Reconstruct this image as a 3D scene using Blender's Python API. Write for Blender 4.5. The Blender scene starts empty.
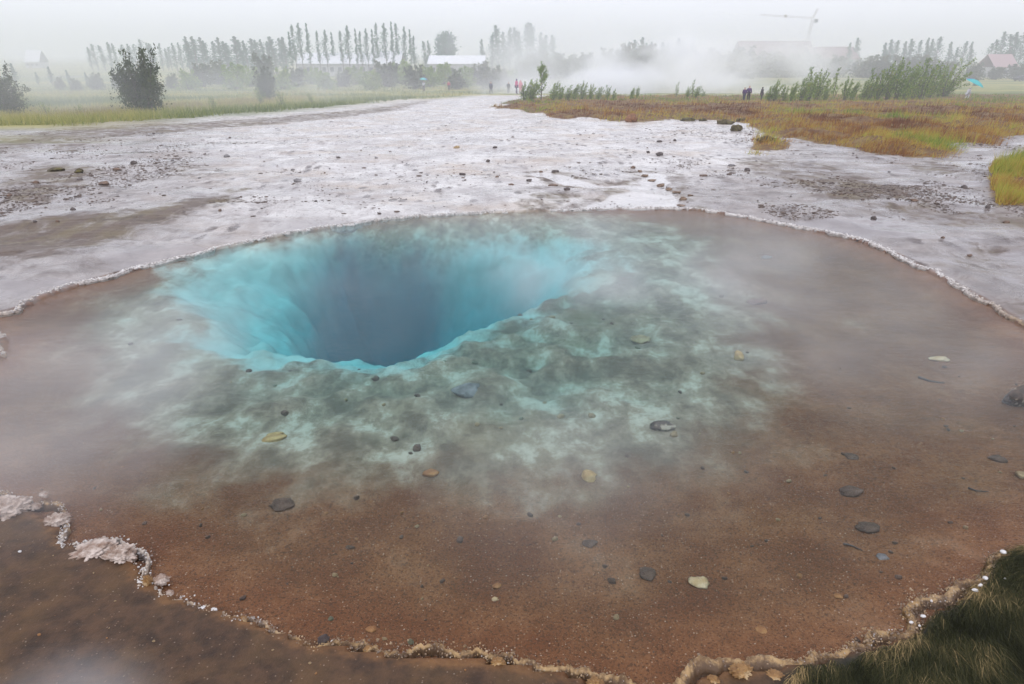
import bpy, bmesh, math, random
import numpy as np
from mathutils import Vector, Matrix, noise as mnoise

random.seed(7)
rng = np.random.default_rng(11)
S = bpy.context.scene
COL = S.collection

# ------------------------------------------------------------------ camera, sky, sun, exposure
CAM_H, PITCH, F_PX = 2.0, math.radians(23.0), 680.0
cam_d = bpy.data.cameras.new("camera")
cam_d.sensor_width = 36.0
cam_d.lens = F_PX * 36.0 / 1024.0
cam_d.clip_start = 0.05
cam_d.clip_end = 20000
cam = bpy.data.objects.new("camera", cam_d)
cam.location = (0, 0, CAM_H)
cam.rotation_euler = (math.radians(90) - PITCH, 0, 0)
COL.objects.link(cam)
S.camera = cam

S.view_settings.view_transform = 'Standard'
S.view_settings.look = 'None'
S.view_settings.gamma = 1.0
S.view_settings.use_curve_mapping = False
S.view_settings.exposure = 0.42

W = bpy.data.worlds.new("World")
S.world = W
W.use_nodes = True
wn = W.node_tree
wn.nodes.clear()
sky = wn.nodes.new('ShaderNodeTexSky')
sky.sky_type = 'NISHITA'
sky.sun_disc = False
SUN_EL, SUN_ROT = math.radians(48), math.radians(200)
sky.sun_elevation, sky.sun_rotation = SUN_EL, SUN_ROT
sky.air_density, sky.dust_density, sky.ozone_density = 1.0, 4.0, 1.0
wmix = wn.nodes.new('ShaderNodeMix'); wmix.data_type = 'RGBA'
wmix.inputs[0].default_value = 0.90                     # a closed overcast over the clear sky
wmix.inputs[7].default_value = (10.2, 10.4, 11.7, 1)
wbg = wn.nodes.new('ShaderNodeBackground'); wbg.inputs[1].default_value = 0.10
wout = wn.nodes.new('ShaderNodeOutputWorld')
wn.links.new(sky.outputs[0], wmix.inputs[6])
wn.links.new(wmix.outputs[2], wbg.inputs[0])
wn.links.new(wbg.outputs[0], wout.inputs[0])

sun_d = bpy.data.lights.new("sun", 'SUN')
sun_d.energy = 0.5
sun_d.angle = math.radians(40)
sun_d.color = (1.0, 0.97, 0.94)
sun = bpy.data.objects.new("sun", sun_d)
sun.rotation_euler = (math.radians(90) - SUN_EL, 0, math.radians(180) - SUN_ROT)
sun.location = (0, 0, 60)
COL.objects.link(sun)

S.cycles.max_bounces = 12
S.cycles.diffuse_bounces = 3
S.cycles.glossy_bounces = 3
S.cycles.transmission_bounces = 4
S.cycles.volume_bounces = 6
S.cycles.transparent_max_bounces = 24
S.cycles.use_denoising = True
S.cycles.volume_step_rate = 1.0
S.cycles.volume_max_steps = 64

# ------------------------------------------------------------------ helpers
cP, sP = math.cos(PITCH), math.sin(PITCH)


def ray(px, py):
    u, v = (px - 512.0) / F_PX, (342.0 - py) / F_PX
    return np.array([u, v * sP + cP, v * cP - sP])


def at_z(px, py, z=0.0):
    d = ray(px, py)
    t = (z - CAM_H) / d[2]
    return np.array([d[0] * t, d[1] * t, z])


def base_h(y):
    """the big slope: the terrace by the pool, then a long gentle fall to the plain"""
    t = np.maximum(0, y - 9.5)
    a = 0.0390 * t
    lim, k = 5.7, 0.9
    return 0.05 - (-k * np.log((np.exp(-a / k) + math.exp(-lim / k)) / (1 + math.exp(-lim / k))))


def hash2(ix, iy, seed):
    n = (ix.astype(np.int64) * 374761393 + iy.astype(np.int64) * 668265263 + seed * 982451653) & 0x7fffffff
    n = ((n ^ (n >> 13)) * 1274126177) & 0x7fffffff
    n = (n ^ (n >> 16)) & 0x7fffffff
    return (n % 100003) / 100003.0


def vnoise(x, y, seed=0):
    x0, y0 = np.floor(x), np.floor(y)
    fx, fy = x - x0, y - y0
    fx = fx * fx * (3 - 2 * fx); fy = fy * fy * (3 - 2 * fy)
    a = hash2(x0, y0, seed); b = hash2(x0 + 1, y0, seed)
    c = hash2(x0, y0 + 1, seed); d = hash2(x0 + 1, y0 + 1, seed)
    return (a * (1 - fx) + b * fx) * (1 - fy) + (c * (1 - fx) + d * fx) * fy


def fbm(x, y, seed=0, oct=4):
    s, amp, tot = 0.0, 1.0, 0.0
    for o in range(oct):
        s = s + amp * vnoise(x * 2 ** o + 17.3 * o, y * 2 ** o - 9.1 * o, seed + o)
        tot += amp; amp *= 0.5
    return s / tot


def sstep(a, b, x):
    t = np.clip((x - a) / (b - a), 0, 1)
    return t * t * (3 - 2 * t)


def sdist(px_, py_, poly):
    """signed distance to a closed polygon, positive inside"""
    poly = np.asarray(poly)[:, :2]
    d2 = np.full(px_.shape, 1e12)
    inside = np.zeros(px_.shape, bool)
    n = len(poly)
    for i in range(n):
        ax, ay = poly[i]; bx, by = poly[(i + 1) % n]
        ex, ey = bx - ax, by - ay
        L = ex * ex + ey * ey + 1e-12
        t = np.clip(((px_ - ax) * ex + (py_ - ay) * ey) / L, 0, 1)
        qx, qy = px_ - ax - t * ex, py_ - ay - t * ey
        d2 = np.minimum(d2, qx * qx + qy * qy)
        if abs(ey) > 1e-12:
            c = ((ay > py_) != (by > py_)) & (px_ < (bx - ax) * (py_ - ay) / ey + ax)
            inside ^= c
    d = np.sqrt(d2)
    return np.where(inside, d, -d)


def dseg(px_, py_, pts):
    d2 = np.full(px_.shape, 1e12)
    for (ax, ay), (bx, by) in zip(pts[:-1], pts[1:]):
        ex, ey = bx - ax, by - ay
        t = np.clip(((px_ - ax) * ex + (py_ - ay) * ey) / (ex * ex + ey * ey + 1e-12), 0, 1)
        d2 = np.minimum(d2, (px_ - ax - t * ex) ** 2 + (py_ - ay - t * ey) ** 2)
    return np.sqrt(d2)


def spline(pts, per=8, closed=True):
    pts = [np.asarray(p, float) for p in pts]
    n = len(pts); out = []
    for i in range(n if closed else n - 1):
        p0 = pts[(i - 1) % n] if closed or i > 0 else pts[i]
        p1, p2 = pts[i], pts[(i + 1) % n]
        p3 = pts[(i + 2) % n] if closed or i + 2 < n else p2
        for k in range(per):
            t = k / per
            out.append(0.5 * (2 * p1 + (p2 - p0) * t + (2 * p0 - 5 * p1 + 4 * p2 - p3) * t * t + (3 * p1 - p0 - 3 * p2 + p3) * t ** 3))
    if not closed:
        out.append(pts[-1])
    return np.array(out)


def mesh_np(name, v, f, mat=None, smooth=True, attrs=None, parent=None, link=True):
    """numpy verts (N,3) and same-size faces (M,k) -> linked mesh object"""
    v = np.asarray(v, np.float32); f = np.asarray(f, np.int32)
    me = bpy.data.meshes.new(name)
    k = f.shape[1]
    me.vertices.add(len(v)); me.vertices.foreach_set("co", v.ravel())
    me.loops.add(f.size); me.loops.foreach_set("vertex_index", f.ravel())
    me.polygons.add(len(f))
    me.polygons.foreach_set("loop_start", np.arange(0, f.size, k, dtype=np.int32))
    me.polygons.foreach_set("loop_total", np.full(len(f), k, np.int32))
    me.update(calc_edges=True)
    me.polygons.foreach_set("use_smooth", np.full(len(f), smooth, bool))
    for an, ad in (attrs or {}).items():
        if ad.ndim == 1:
            a = me.attributes.new(an, 'FLOAT', 'POINT'); a.data.foreach_set("value", ad.astype(np.float32))
        else:
            a = me.attributes.new(an, 'FLOAT_COLOR', 'POINT'); a.data.foreach_set("color", ad.astype(np.float32).ravel())
    o = bpy.data.objects.new(name, me)
    if mat: me.materials.append(mat)
    if link: COL.objects.link(o)
    if parent is not None: o.parent = parent
    return o


def bm_obj(name, bm, mat, parent=None, smooth=False):
    me = bpy.data.meshes.new(name)
    bm.normal_update(); bm.to_mesh(me); bm.free()
    if smooth:
        for p in me.polygons: p.use_smooth = True
    me.materials.append(mat)
    o = bpy.data.objects.new(name, me); COL.objects.link(o)
    if parent is not None: o.parent = parent
    return o


def box(bm, x0, x1, y0, y1, z0, z1):
    vs = [bm.verts.new((x, y, z)) for z in (z0, z1) for x, y in ((x0, y0), (x1, y0), (x1, y1), (x0, y1))]
    for q in ((3, 2, 1, 0), (4, 5, 6, 7), (0, 1, 5, 4), (1, 2, 6, 5), (2, 3, 7, 6), (3, 0, 4, 7)):
        bm.faces.new([vs[i] for i in q])


def ico(sub):
    bm = bmesh.new(); bmesh.ops.create_icosphere(bm, subdivisions=sub, radius=1.0)
    v = np.array([x.co[:] for x in bm.verts]); f = np.array([[x.index for x in fc.verts] for fc in bm.faces]); bm.free()
    return v, f


def tag(o, label=None, cat=None, group=None, kind=None):
    if label: o['label'] = label
    if cat: o['category'] = cat
    if group: o['group'] = group
    if kind: o['kind'] = kind
    return o


def empty(name, loc, rz=0.0, sc=1.0):
    o = bpy.data.objects.new(name, None); COL.objects.link(o)
    o.location = loc; o.rotation_euler = (0, 0, rz); o.scale = (sc, sc, sc)
    o.empty_display_size = 0.2
    return o


def copy_tree(o, parent=None):
    c = o.copy(); COL.objects.link(c)
    if parent is not None: c.parent = parent
    for ch in list(o.children): copy_tree(ch, c)
    return c


# ------------------------------------------------------------------ node shorthand
class G:
    def __init__(s, name, world=False):
        s.m = bpy.data.materials.new(name); s.m.use_nodes = True
        s.t = s.m.node_tree; s.t.nodes.clear()
        s.out = s.t.nodes.new('ShaderNodeOutputMaterial')

    def n(s, typ, ins=None, **props):
        nd = s.t.nodes.new(typ)
        for k, v in props.items(): setattr(nd, k, v)
        for k, v in (ins or {}).items():
            if v is None: continue
            if hasattr(v, 'is_output'): s.t.links.new(v, nd.inputs[k])
            else: nd.inputs[k].default_value = v
        return nd

    def math(s, op, a, b=0.0, clamp=False):
        return s.n('ShaderNodeMath', {0: a, 1: b}, operation=op, use_clamp=clamp).outputs[0]

    def noise(s, vec, scale, detail=4.0, rough=0.55, dist=0.0):
        return s.n('ShaderNodeTexNoise', {'Vector': vec, 'Scale': scale, 'Detail': detail, 'Roughness': rough, 'Distortion': dist}).outputs[0]

    def map(s, vec, scale=(1, 1, 1), loc=(0, 0, 0)):
        return s.n('ShaderNodeMapping', {'Vector': vec, 'Scale': scale, 'Location': loc}).outputs[0]

    def step(s, x, a, b):
        nd = s.n('ShaderNodeMapRange', {0: x, 1: a, 2: b, 3: 0.0, 4: 1.0}, interpolation_type='SMOOTHSTEP')
        return nd.outputs[0]

    def mix(s, f, a, b, mode='MIX'):
        a = (*a, 1) if isinstance(a, tuple) and len(a) == 3 else a
        b = (*b, 1) if isinstance(b, tuple) and len(b) == 3 else b
        return s.n('ShaderNodeMix', {0: f, 6: a, 7: b}, data_type='RGBA', blend_type=mode).outputs[2]

    def fmix(s, f, a, b):
        return s.n('ShaderNodeMix', {0: f, 2: a, 3: b}, data_type='FLOAT').outputs[0]

    def obj(s):
        return s.n('ShaderNodeTexCoord').outputs['Object']

    def attr(s, name):
        a = s.n('ShaderNodeAttribute', attribute_name=name)
        return s.n('ShaderNodeSeparateColor', {0: a.outputs[0]}).outputs, a.outputs

    def done(s, col, rough=0.6, bump=None, strength=0.3, dist=0.02, spec=0.5, extra=None):
        ins = {'Base Color': (*col, 1) if isinstance(col, tuple) and len(col) == 3 else col, 'Roughness': rough, 'Specular IOR Level': spec}
        ins.update(extra or {})
        p = s.n('ShaderNodeBsdfPrincipled', ins)
        if bump is not None:
            b = s.n('ShaderNodeBump', {'Height': bump, 'Strength': strength, 'Distance': dist})
            s.t.links.new(b.outputs[0], p.inputs['Normal'])
        s.t.links.new(p.outputs[0], s.out.inputs[0])
        return s.m


# ------------------------------------------------------------------ outlines (survey points on the ground)
P_POOL = [(18, 309), (50, 294), (100, 279), (150, 266), (190, 256), (240, 245), (290, 234), (340, 226), (390, 219), (440, 215), (490, 213),
          (545, 211), (600, 209), (640, 209), (680, 209), (720, 213), (760, 220), (800, 228), (850, 238), (890, 252), (930, 271),
          (960, 287), (990, 304), (1024, 326), (1095, 378), (1150, 440), (1140, 495), (1080, 530), (1024, 550), (1000, 560), (985, 578), (965, 600),
          (930, 618), (912, 638), (880, 648), (830, 661), (800, 668), (740, 672), (700, 682), (650, 700), (610, 690), (560, 675), (500, 664), (440, 662), (400, 659),
          (330, 647), (280, 634), (220, 611), (170, 597), (145, 578), (128, 560), (100, 545), (66, 546), (58, 527), (30, 512), (0, 500),
          (-60, 470), (-85, 425), (-45, 385), (2, 356), (4, 338), (-25, 322)]
POOL = spline([at_z(x, y, 0.0) for x, y in P_POOL], 6)
P_MOTT = [(95, 330), (120, 420), (165, 475), (215, 495), (280, 505), (330, 495), (400, 503), (450, 497), (520, 490), (600, 500), (680, 478), (740, 445), (765, 400),
          (757, 350), (740, 310), (715, 270), (690, 240), (600, 226), (500, 222), (400, 228), (300, 240), (200, 272), (140, 300)]
MOTT = spline([at_z(x, y, -0.16) for x, y in P_MOTT], 4)
P_HOLE = [(303, 358), (325, 366), (350, 362), (368, 358), (390, 366), (412, 362), (440, 348), (470, 338), (500, 321), (525, 306), (545, 292),
          (556, 278), (552, 262), (525, 252), (480, 247), (430, 247), (370, 250), (332, 262), (312, 284), (303, 315)]
def lipz(y, back, front):
    return back + (front - back) * float(np.clip((y - 235) / 110.0, 0, 1))


HOLE = spline([at_z(x, y, lipz(y, -.22, -.50)) for x, y in P_HOLE], 4)
P_DEEP = [(300, 350), (330, 360), (385, 366), (412, 352), (420, 332), (424, 312), (436, 296), (446, 280), (440, 266), (420, 258), (390, 262), (350, 262), (326, 278), (308, 312)]
DEEP = spline([at_z(x, y, -.34 - .42 * float(np.clip((y - 245) / 60.0, 0, 1))) for x, y in P_DEEP], 4)
P_PALE = [(200, 345), (185, 300), (212, 272), (280, 254), (350, 243), (450, 239), (530, 240), (580, 246), (592, 258), (580, 274), (562, 290), (535, 312),
          (490, 342), (440, 366), (400, 382), (340, 384), (290, 384), (240, 372)]
PALE = spline([at_z(x, y, lipz(y, -.12, -.35)) for x, y in P_PALE], 4)


def ground_poly(pts, per=4):
    """outline given on the terrace and the slope beyond"""
    return spline([on_slope(x, y) for x, y in pts], per)


def on_slope(px, py):
    d = ray(px, py)
    lo, hi = 0.5, 4000.0
    ts = np.geomspace(lo, hi, 4000)
    z = CAM_H + d[2] * ts - base_h(d[1] * ts)
    i = int(np.argmax(z < 0)) if (z < 0).any() else len(ts) - 1
    a, b = ts[max(i - 1, 0)], ts[i]
    for _ in range(40):
        m = 0.5 * (a + b)
        if CAM_H + d[2] * m - base_h(d[1] * m) < 0: b = m
        else: a = m
    return np.array([d[0] * b, d[1] * b, float(base_h(np.float64(d[1] * b)))])


BANK = ground_poly([(505, 108), (540, 113), (585, 119), (630, 122), (690, 119), (722, 121), (752, 128), (772, 134), (800, 142), (830, 148), (880, 156), (920, 158),
                    (955, 150), (985, 143), (1010, 138), (1060, 132), (1200, 125), (1300, 100), (1100, 94.5), (900, 95), (760, 96), (640, 96), (545, 97), (515, 101)], 4)
MOUND = ground_poly([(990, 168), (986, 180), (990, 195), (1005, 203), (1040, 206), (1100, 195), (1080, 165), (1030, 155), (1005, 158)], 4)
ISLE = ground_poly([(748, 145), (752, 150), (772, 150), (786, 147), (776, 140), (758, 138)], 4)
MEADOW = ground_poly([(-200, 131), (0, 128), (60, 126), (130, 121), (200, 117), (300, 110), (380, 102), (440, 97.5), (475, 95), (500, 92.5), (560, 92), (900, 91), (1100, 91),
                      (1300, 90), (1500, 60), (-700, 60), (-500, 124)], 3)
MAT_BANK = spline([at_z(x - 9, y - 8, 0.03) for x, y in [(1030, 550), (1000, 562), (985, 582), (968, 604), (932, 624), (912, 645), (880, 656), (830, 668), (806, 676), (790, 720),
                                                (900, 800), (1100, 800), (1300, 620), (1150, 520)]], 4)
NEAR_MUD = spline([at_z(x, y, 0.05) for x, y in [(-60, 480), (0, 505), (60, 545), (130, 570), (220, 616), (330, 655), (450, 668), (560, 682), (640, 700), (740, 682), (800, 678), (820, 900),
                                                (400, 1100), (-300, 900), (-400, 500)]], 4)
BROWN = [(ground_poly(p, 3), w) for p, w in [
    ([(-60, 238), (30, 220), (100, 213), (160, 205), (215, 192), (250, 188), (225, 205), (170, 222), (110, 243), (60, 258), (-60, 268)], 1.0),
    ([(0, 198), (10, 176), (40, 165), (90, 166), (100, 180), (60, 200), (20, 205)], .8),
    ([(150, 168), (190, 163), (235, 170), (200, 178), (165, 176)], .6),
    ([(40, 148), (70, 138), (110, 136), (90, 148), (60, 155)], .6),
    ([(-40, 150), (60, 128), (200, 122), (330, 112), (400, 104), (440, 98), (410, 108), (300, 122), (150, 134), (40, 146), (-40, 165)], .8),
    ([(820, 196), (830, 182), (850, 176), (880, 182), (925, 195), (900, 202), (850, 200)], 1.0),
    ([(905, 166), (925, 161), (960, 166), (968, 174), (930, 174)], .9),
    ([(795, 165), (830, 166), (850, 172), (820, 172)], .7),
    ([(640, 206), (650, 186), (668, 178), (690, 186), (700, 202), (720, 214), (690, 210), (672, 196), (655, 198)], .75),
    ([(515, 205), (535, 185), (570, 180), (600, 190), (580, 200), (550, 208)], .62),
    ([(930, 250), (980, 240), (1040, 250), (1060, 330), (1000, 300)], .5),
    ([(720, 160), (760, 155), (840, 165), (900, 185), (960, 205), (1060, 215), (1060, 235), (950, 225), (850, 208), (760, 178)], .62)]]
CHANNEL = [on_slope(x, y)[:2] for x, y in [(560, 212), (595, 205), (622, 198), (645, 190), (655, 180), (650, 172)]]
PONDLET = ground_poly([(650, 206), (648, 190), (655, 182), (668, 186), (676, 196), (678, 206)], 3)
TRICKLE = [on_slope(x, y)[:2] for x, y in [(640, 208), (645, 195), (640, 188), (625, 183), (600, 186), (570, 180), (545, 172)]]

# ------------------------------------------------------------------ the ground: one sheet from behind the viewer to the horizon
def axis(a, b, step, lo, hi, grow):
    mid = list(np.arange(a, b + step * .5, step))
    up, s = [], step
    x = b
    while x < hi:
        s *= grow; x += s; up.append(x)
    dn, s, x = [], step, a
    while x > lo:
        s *= grow; x -= s; dn.append(x)
    return np.array(dn[::-1] + mid + up)


gx = axis(-6.4, 6.4, 0.028, -2600, 2600, 1.035)
gy = axis(1.0, 11.0, 0.028, -40, 5200, 1.022)
GX, GY = np.meshgrid(gx, gy)
NX, NY = len(gx), len(gy)
X, Y = GX.ravel(), GY.ravel()


def terrain(X, Y):
    """height and the survey masks at any points"""
    near = (np.abs(X) < 9) & (Y > 0.3) & (Y < 13)
    sdp = np.full(X.shape, -5.0); sdm = np.full(X.shape, -5.0); sdh = np.full(X.shape, -5.0); sdd = np.full(X.shape, -5.0); sdl = np.full(X.shape, -5.0)
    xn, yn = X[near], Y[near]
    wob = (fbm(xn * 2.2, yn * 2.2, 3, 4) - .5)
    wob2 = (fbm(xn * 2.6 + 40, yn * 2.6, 5, 4) - .5)
    sdp[near] = sdist(xn, yn, POOL)
    sdm[near] = sdist(xn + wob * .5, yn + wob2 * .5, MOTT)
    sdh[near] = sdist(xn + wob * .30, yn + wob2 * .30, HOLE)
    sdd[near] = sdist(xn + wob * .25, yn + wob2 * .25, DEEP)
    sdl[near] = sdist(xn + wob * .8, yn + wob2 * .8, PALE)
    H = base_h(Y)
    far = sstep(10, 60, Y)
    slope_n = fbm(X * .55, Y * .55, 21, 4) - .5
    H = H + slope_n * (0.05 + far * .25) * sstep(-.05, -.9, sdp)
    H = H + (fbm(X * .02, Y * .02, 29, 3) - .5) * 1.2 * sstep(120, 500, Y)
    # low crusted terraces on the sinter
    ter = fbm(X * .7, Y * 1.3, 33, 4)
    H = H + (np.floor(ter * 14) / 14 + sstep(.25, .75, (ter * 14) % 1) / 14) * .16 * sstep(-.1, -.8, sdp) * (1 - far) - .08 * sstep(-.1, -.8, sdp) * (1 - far)
    # pool bed
    bed = -(0.015 + 0.055 * sstep(0, .55, sdp) + .02 * sstep(.4, 1.6, sdp))
    bed = bed + (fbm(X * 3, Y * 3, 41, 4) - .5) * .03 * sstep(0, .3, sdp)
    mz = sstep(-.10, .9, sdm)
    lump = fbm(X * 2.8, Y * 2.8, 51, 4)
    ridge = 1 - np.abs(2 * fbm(X * 1.7 + 5, Y * 1.7, 57, 4) - 1)
    bed = bed - sstep(-.10, 1.9, sdm) * (.12 - .14 * (fbm(X * 5.5, Y * 5.5, 53, 4) - .45) - .10 * (lump - .45) - .05 * (ridge - .7))
    lp = sstep(-.30, .75, sdl)
    bed = bed - lp * .24
    hz = sstep(-.62, .42 + .35 * sstep(6.2, 8.2, Y), sdh + (lump - .5) * .40 + (fbm(X * 7, Y * 7, 81, 3) - .5) * .16)
    bk = sstep(6.2, 8.2, Y)
    dz = sstep(-.25 - .15 * bk, .60 + .7 * bk, sdd)
    bed = bed - hz * (.30 + .62 * sstep(.0, .8, sdh)) - dz * hz * 2.3
    inside = sdp > 0
    H = np.where(inside, bed, H)
    edge = sstep(-.5, 0, sdp) * (~inside)
    H = np.where(~inside, H * (1 - edge) + (0.022) * edge, H)
    # grassy banks
    sb = np.full(X.shape, -9.); si = np.full(X.shape, -9.); sd2 = np.full(X.shape, -9.); sme = np.full(X.shape, -9.)
    fa = (Y > 9) & (Y < 200) & (np.abs(X) < 250)
    xf, yf = X[fa], Y[fa]
    w1 = (fbm(xf * .5, yf * .3, 61, 5) - .5) * (1.6 + yf * .04)
    sb[fa] = sdist(xf + w1, yf + w1 * 2, BANK)
    sd2[fa] = sdist(xf + w1 * .5, yf + w1 * .7, MOUND)
    si[fa] = sdist(xf + w1 * .3, yf + w1 * .3, ISLE)
    fm = (Y > 20)
    w2 = (fbm(X[fm] * .15, Y[fm] * .08, 67, 4) - .5) * 8
    sme[fm] = sdist(X[fm] + w2, Y[fm] + w2 * .5, MEADOW)
    bumpy = fbm(X * .9, Y * .9, 71, 4)
    H = H + sstep(-.1, 1.6, sb) * (.09 + .5 * (bumpy - .4)) + sstep(-.1, 1.0, sd2) * (.07 + .30 * (bumpy - .4)) + sstep(-.1, .5, si) * (.05 + .2 * (bumpy - .4))
    return H, dict(sdp=sdp, sdm=sdm, sdh=sdh, sdd=sdd, sdl=sdl, sb=sb, sd2=sd2, si=si, sme=sme, lump=lump, ridge=ridge)


H, K = terrain(X, Y)
# crisp masks for the material
pool = sstep(-.02, .02, K['sdp'])
mott = sstep(-.6, .8, K['sdm'])
pale = sstep(-.95, .60, K['sdl'])
hole = sstep(-.12, .35, K['sdd'])
grass_m = np.maximum.reduce([sstep(-.3, .4, K['sb']), sstep(-.2, .3, K['sd2']), sstep(-.15, .2, K['si'])])
mead = np.maximum(sstep(-5, 3, K['sme']), sstep(96, 110, Y))
brown = np.zeros_like(X)
for poly, w in BROWN:
    mk = (Y > 5) & (Y < 150)
    sd = sdist(X[mk], Y[mk], poly)
    ext = 0.25 + Y[mk] * .02
    brown[mk] = np.maximum(brown[mk], w * sstep(-ext, ext, sd))
mud = np.zeros_like(X); mat_b = np.zeros_like(X)
nr = (np.abs(X) < 9) & (Y < 9)
mud[nr] = sstep(-.15, .1, sdist(X[nr], Y[nr], NEAR_MUD))
mat_b[nr] = sstep(-.06, .05, sdist(X[nr], Y[nr], MAT_BANK))
mud = np.maximum(mud, sstep(5.6, 4.6, Y))
chan = np.zeros_like(X)
nn = (np.abs(X) < 12) & (Y > 6) & (Y < 25)
dch = np.minimum(dseg(X[nn], Y[nn], TRICKLE), dseg(X[nn], Y[nn], CHANNEL)) + (fbm(X[nn] * 2, Y[nn] * 2, 87, 3) - .5) * .35
chan[nn] = sstep(.30, .12, dch)
brown[nn] = np.maximum(brown[nn], .62 * sstep(.75, .38, dch) * (Y[nn] > 9.3))
pn = np.zeros_like(X)
pn[nn] = sstep(-.06, .08, sdist(X[nn], Y[nn], PONDLET))
chan = np.maximum(chan, pn)
H = H - chan * (1 - pool) * .035
rimgold = sstep(.28, .0, np.abs(K['sdp'])) * (1 - sstep(5, 7, Y))

rimgold = np.where(K['sdp'] < 0, sstep(-.12, -.01, K['sdp']), sstep(.05, .0, K['sdp']) * .6) * sstep(6, 5, Y) * (1 - mat_b)
A1 = np.stack([pool, mott, pale, hole], 1)
A2 = np.stack([brown, grass_m, mead, rimgold], 1)
bear = X / np.maximum(Y, 1.0)
wetm = np.clip(sstep(-.16, -.62, bear) * .75 + sstep(.22, .50, bear) * 1.0, 0, 1) * sstep(60, 30, Y)
wetm = np.maximum(wetm, .9 * sstep(.1, .35, bear) * sstep(16, 11, Y))
A3 = np.stack([mud, mat_b, chan, wetm], 1)
idx = np.arange(NX * NY).reshape(NY, NX)
F = np.stack([idx[:-1, :-1], idx[:-1, 1:], idx[1:, 1:], idx[1:, :-1]], -1).reshape(-1, 4)


def ground_material():
    g = G("ground_surface")
    p = g.obj()
    (pool, mott, pale), _ = g.attr("zone_a")[0][:3], 0
    wet = g.n('ShaderNodeAttribute', attribute_name="zone_c").outputs['Alpha']
    holev = g.n('ShaderNodeAttribute', attribute_name="zone_a").outputs['Alpha']
    brown, grass, mead = g.attr("zone_b")[0][:3]
    mud, matb, chan = g.attr("zone_c")[0][:3]
    n_big = g.noise(p, .5, 6, .6)
    n_mid = g.noise(p, 2.3, 8, .62)
    n_fine = g.noise(p, 14, 8, .65)
    n_grit = g.noise(p, 90, 6, .7)
    n_str = g.noise(g.map(p, (.8, .55, 1)), 1.5, 10, .68, 1.0)
    n_str2 = g.noise(g.map(p, (1.0, .8, 1), (7, 3, 0)), 3.2, 10, .74, .9)
    n_con = g.noise(g.map(p, (.8, .55, 1), (2, 9, 0)), 1.1, 8, .62, .5)
    con = g.math('SUBTRACT', 1.0, g.step(g.math('ABSOLUTE', g.math('SUBTRACT', g.math('FRACT', g.math('MULTIPLY', n_con, 9.0)), .5)), .0, .085))
    vd = g.n('ShaderNodeTexVoronoi', {'Vector': g.map(p, (1, .45, 1)), 'Scale': 4.6, 'Randomness': 1.0}, feature='F1')
    deb = g.math('MULTIPLY', g.step(g.math('ADD', vd.outputs['Distance'], g.math('MULTIPLY', g.math('SUBTRACT', n_fine, .5), .6)), .38, .20), g.step(g.noise(g.map(p, (.8, .5, 1), (4, 4, 4)), 1.0, 6, .65), .44, .58))

    # sinter flat: pale grey crust, darker wet sheets, thin dark cracks, warm stains
    sint = g.mix(g.step(n_str, .36, .62), (.40, .365, .345), (.64, .615, .585))
    sint = g.mix(g.math('MULTIPLY', g.step(n_str2, .53, .68), .70), sint, (.16, .13, .125))
    sint = g.mix(g.math('MULTIPLY', g.step(n_fine, .56, .74), .5), sint, (.17, .135, .12))
    sint = g.mix(g.math('MULTIPLY', g.step(n_big, .46, .66), .60), sint, (.42, .325, .24))
    sint = g.mix(g.math('MULTIPLY', g.step(n_grit, .60, .72), .30), sint, (.13, .11, .10))
    sint = g.mix(g.math('MULTIPLY', g.math('MULTIPLY', con, g.step(n_mid, .40, .62)), .60), sint, (.14, .11, .10))
    # the sides lie under a darker, wetter film than the middle
    dw = g.step(g.math('ADD', wet, g.math('MULTIPLY', g.math('SUBTRACT', g.math('ADD', g.math('MULTIPLY', n_big, .5), g.math('MULTIPLY', n_str2, .5)), .5), 1.5)), .15, .95)
    sint = g.mix(g.math('MULTIPLY', dw, .88), sint, g.mix(g.step(n_mid, .35, .65), (.125, .10, .092), (.27, .232, .215)))
    # brown algal patches
    bf = g.math('ADD', brown, g.math('MULTIPLY', g.math('SUBTRACT', g.math('ADD', g.math('MULTIPLY', n_mid, .6), g.math('MULTIPLY', n_str2, .4)), .5), 3.6))
    bf = g.math('MULTIPLY', g.step(bf, .22, 1.0), g.step(brown, .02, .35))
    bcol = g.mix(n_fine, (.05, .033, .024), (.17, .115, .078))
    bcol = g.mix(g.math('MULTIPLY', g.step(n_str, .44, .60), .65), bcol, (.15, .115, .05))
    bcol = g.mix(g.math('MULTIPLY', g.step(n_str2, .50, .66), .6), bcol, (.045, .03, .024))
    sint = g.mix(g.math('MULTIPLY', deb, .85), sint, (.075, .052, .045))
    c = g.mix(g.math('MULTIPLY', bf, .95), sint, bcol)
    c = g.mix(g.math('MULTIPLY', g.step(g.math('ADD', chan, g.math('MULTIPLY', g.math('SUBTRACT', n_mid, .5), .5)), .3, .7), .8), c, (.66, .64, .62))
    pud = g.math('MULTIPLY', g.step(g.noise(g.map(p, (.45, .9, 1), (11, 5, 2)), 1.0, 6, .6, .6), .50, .56), g.fmix(wet, .45, 1.0))
    pud = g.math('MULTIPLY', pud, g.math('SUBTRACT', 1.0, bf))
    c = g.mix(g.math('MULTIPLY', pud, .45), c, (.16, .135, .13))
    # soil of the banks
    soil = g.mix(g.step(n_mid, .38, .62), (.13, .065, .038), (.22, .15, .06))
    soil = g.mix(g.step(n_fine, .5, .7), soil, (.07, .045, .025))
    c = g.mix(g.step(g.math('ADD', grass, g.math('MULTIPLY', g.math('SUBTRACT', n_mid, .5), .7)), .35, .65), c, soil)
    # meadow
    m_n = g.noise(g.map(p, (.03, .12, 1)), 1.0, 6, .6)
    md = g.mix(g.step(m_n, .38, .62), (.13, .175, .06), (.36, .33, .12))
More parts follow.
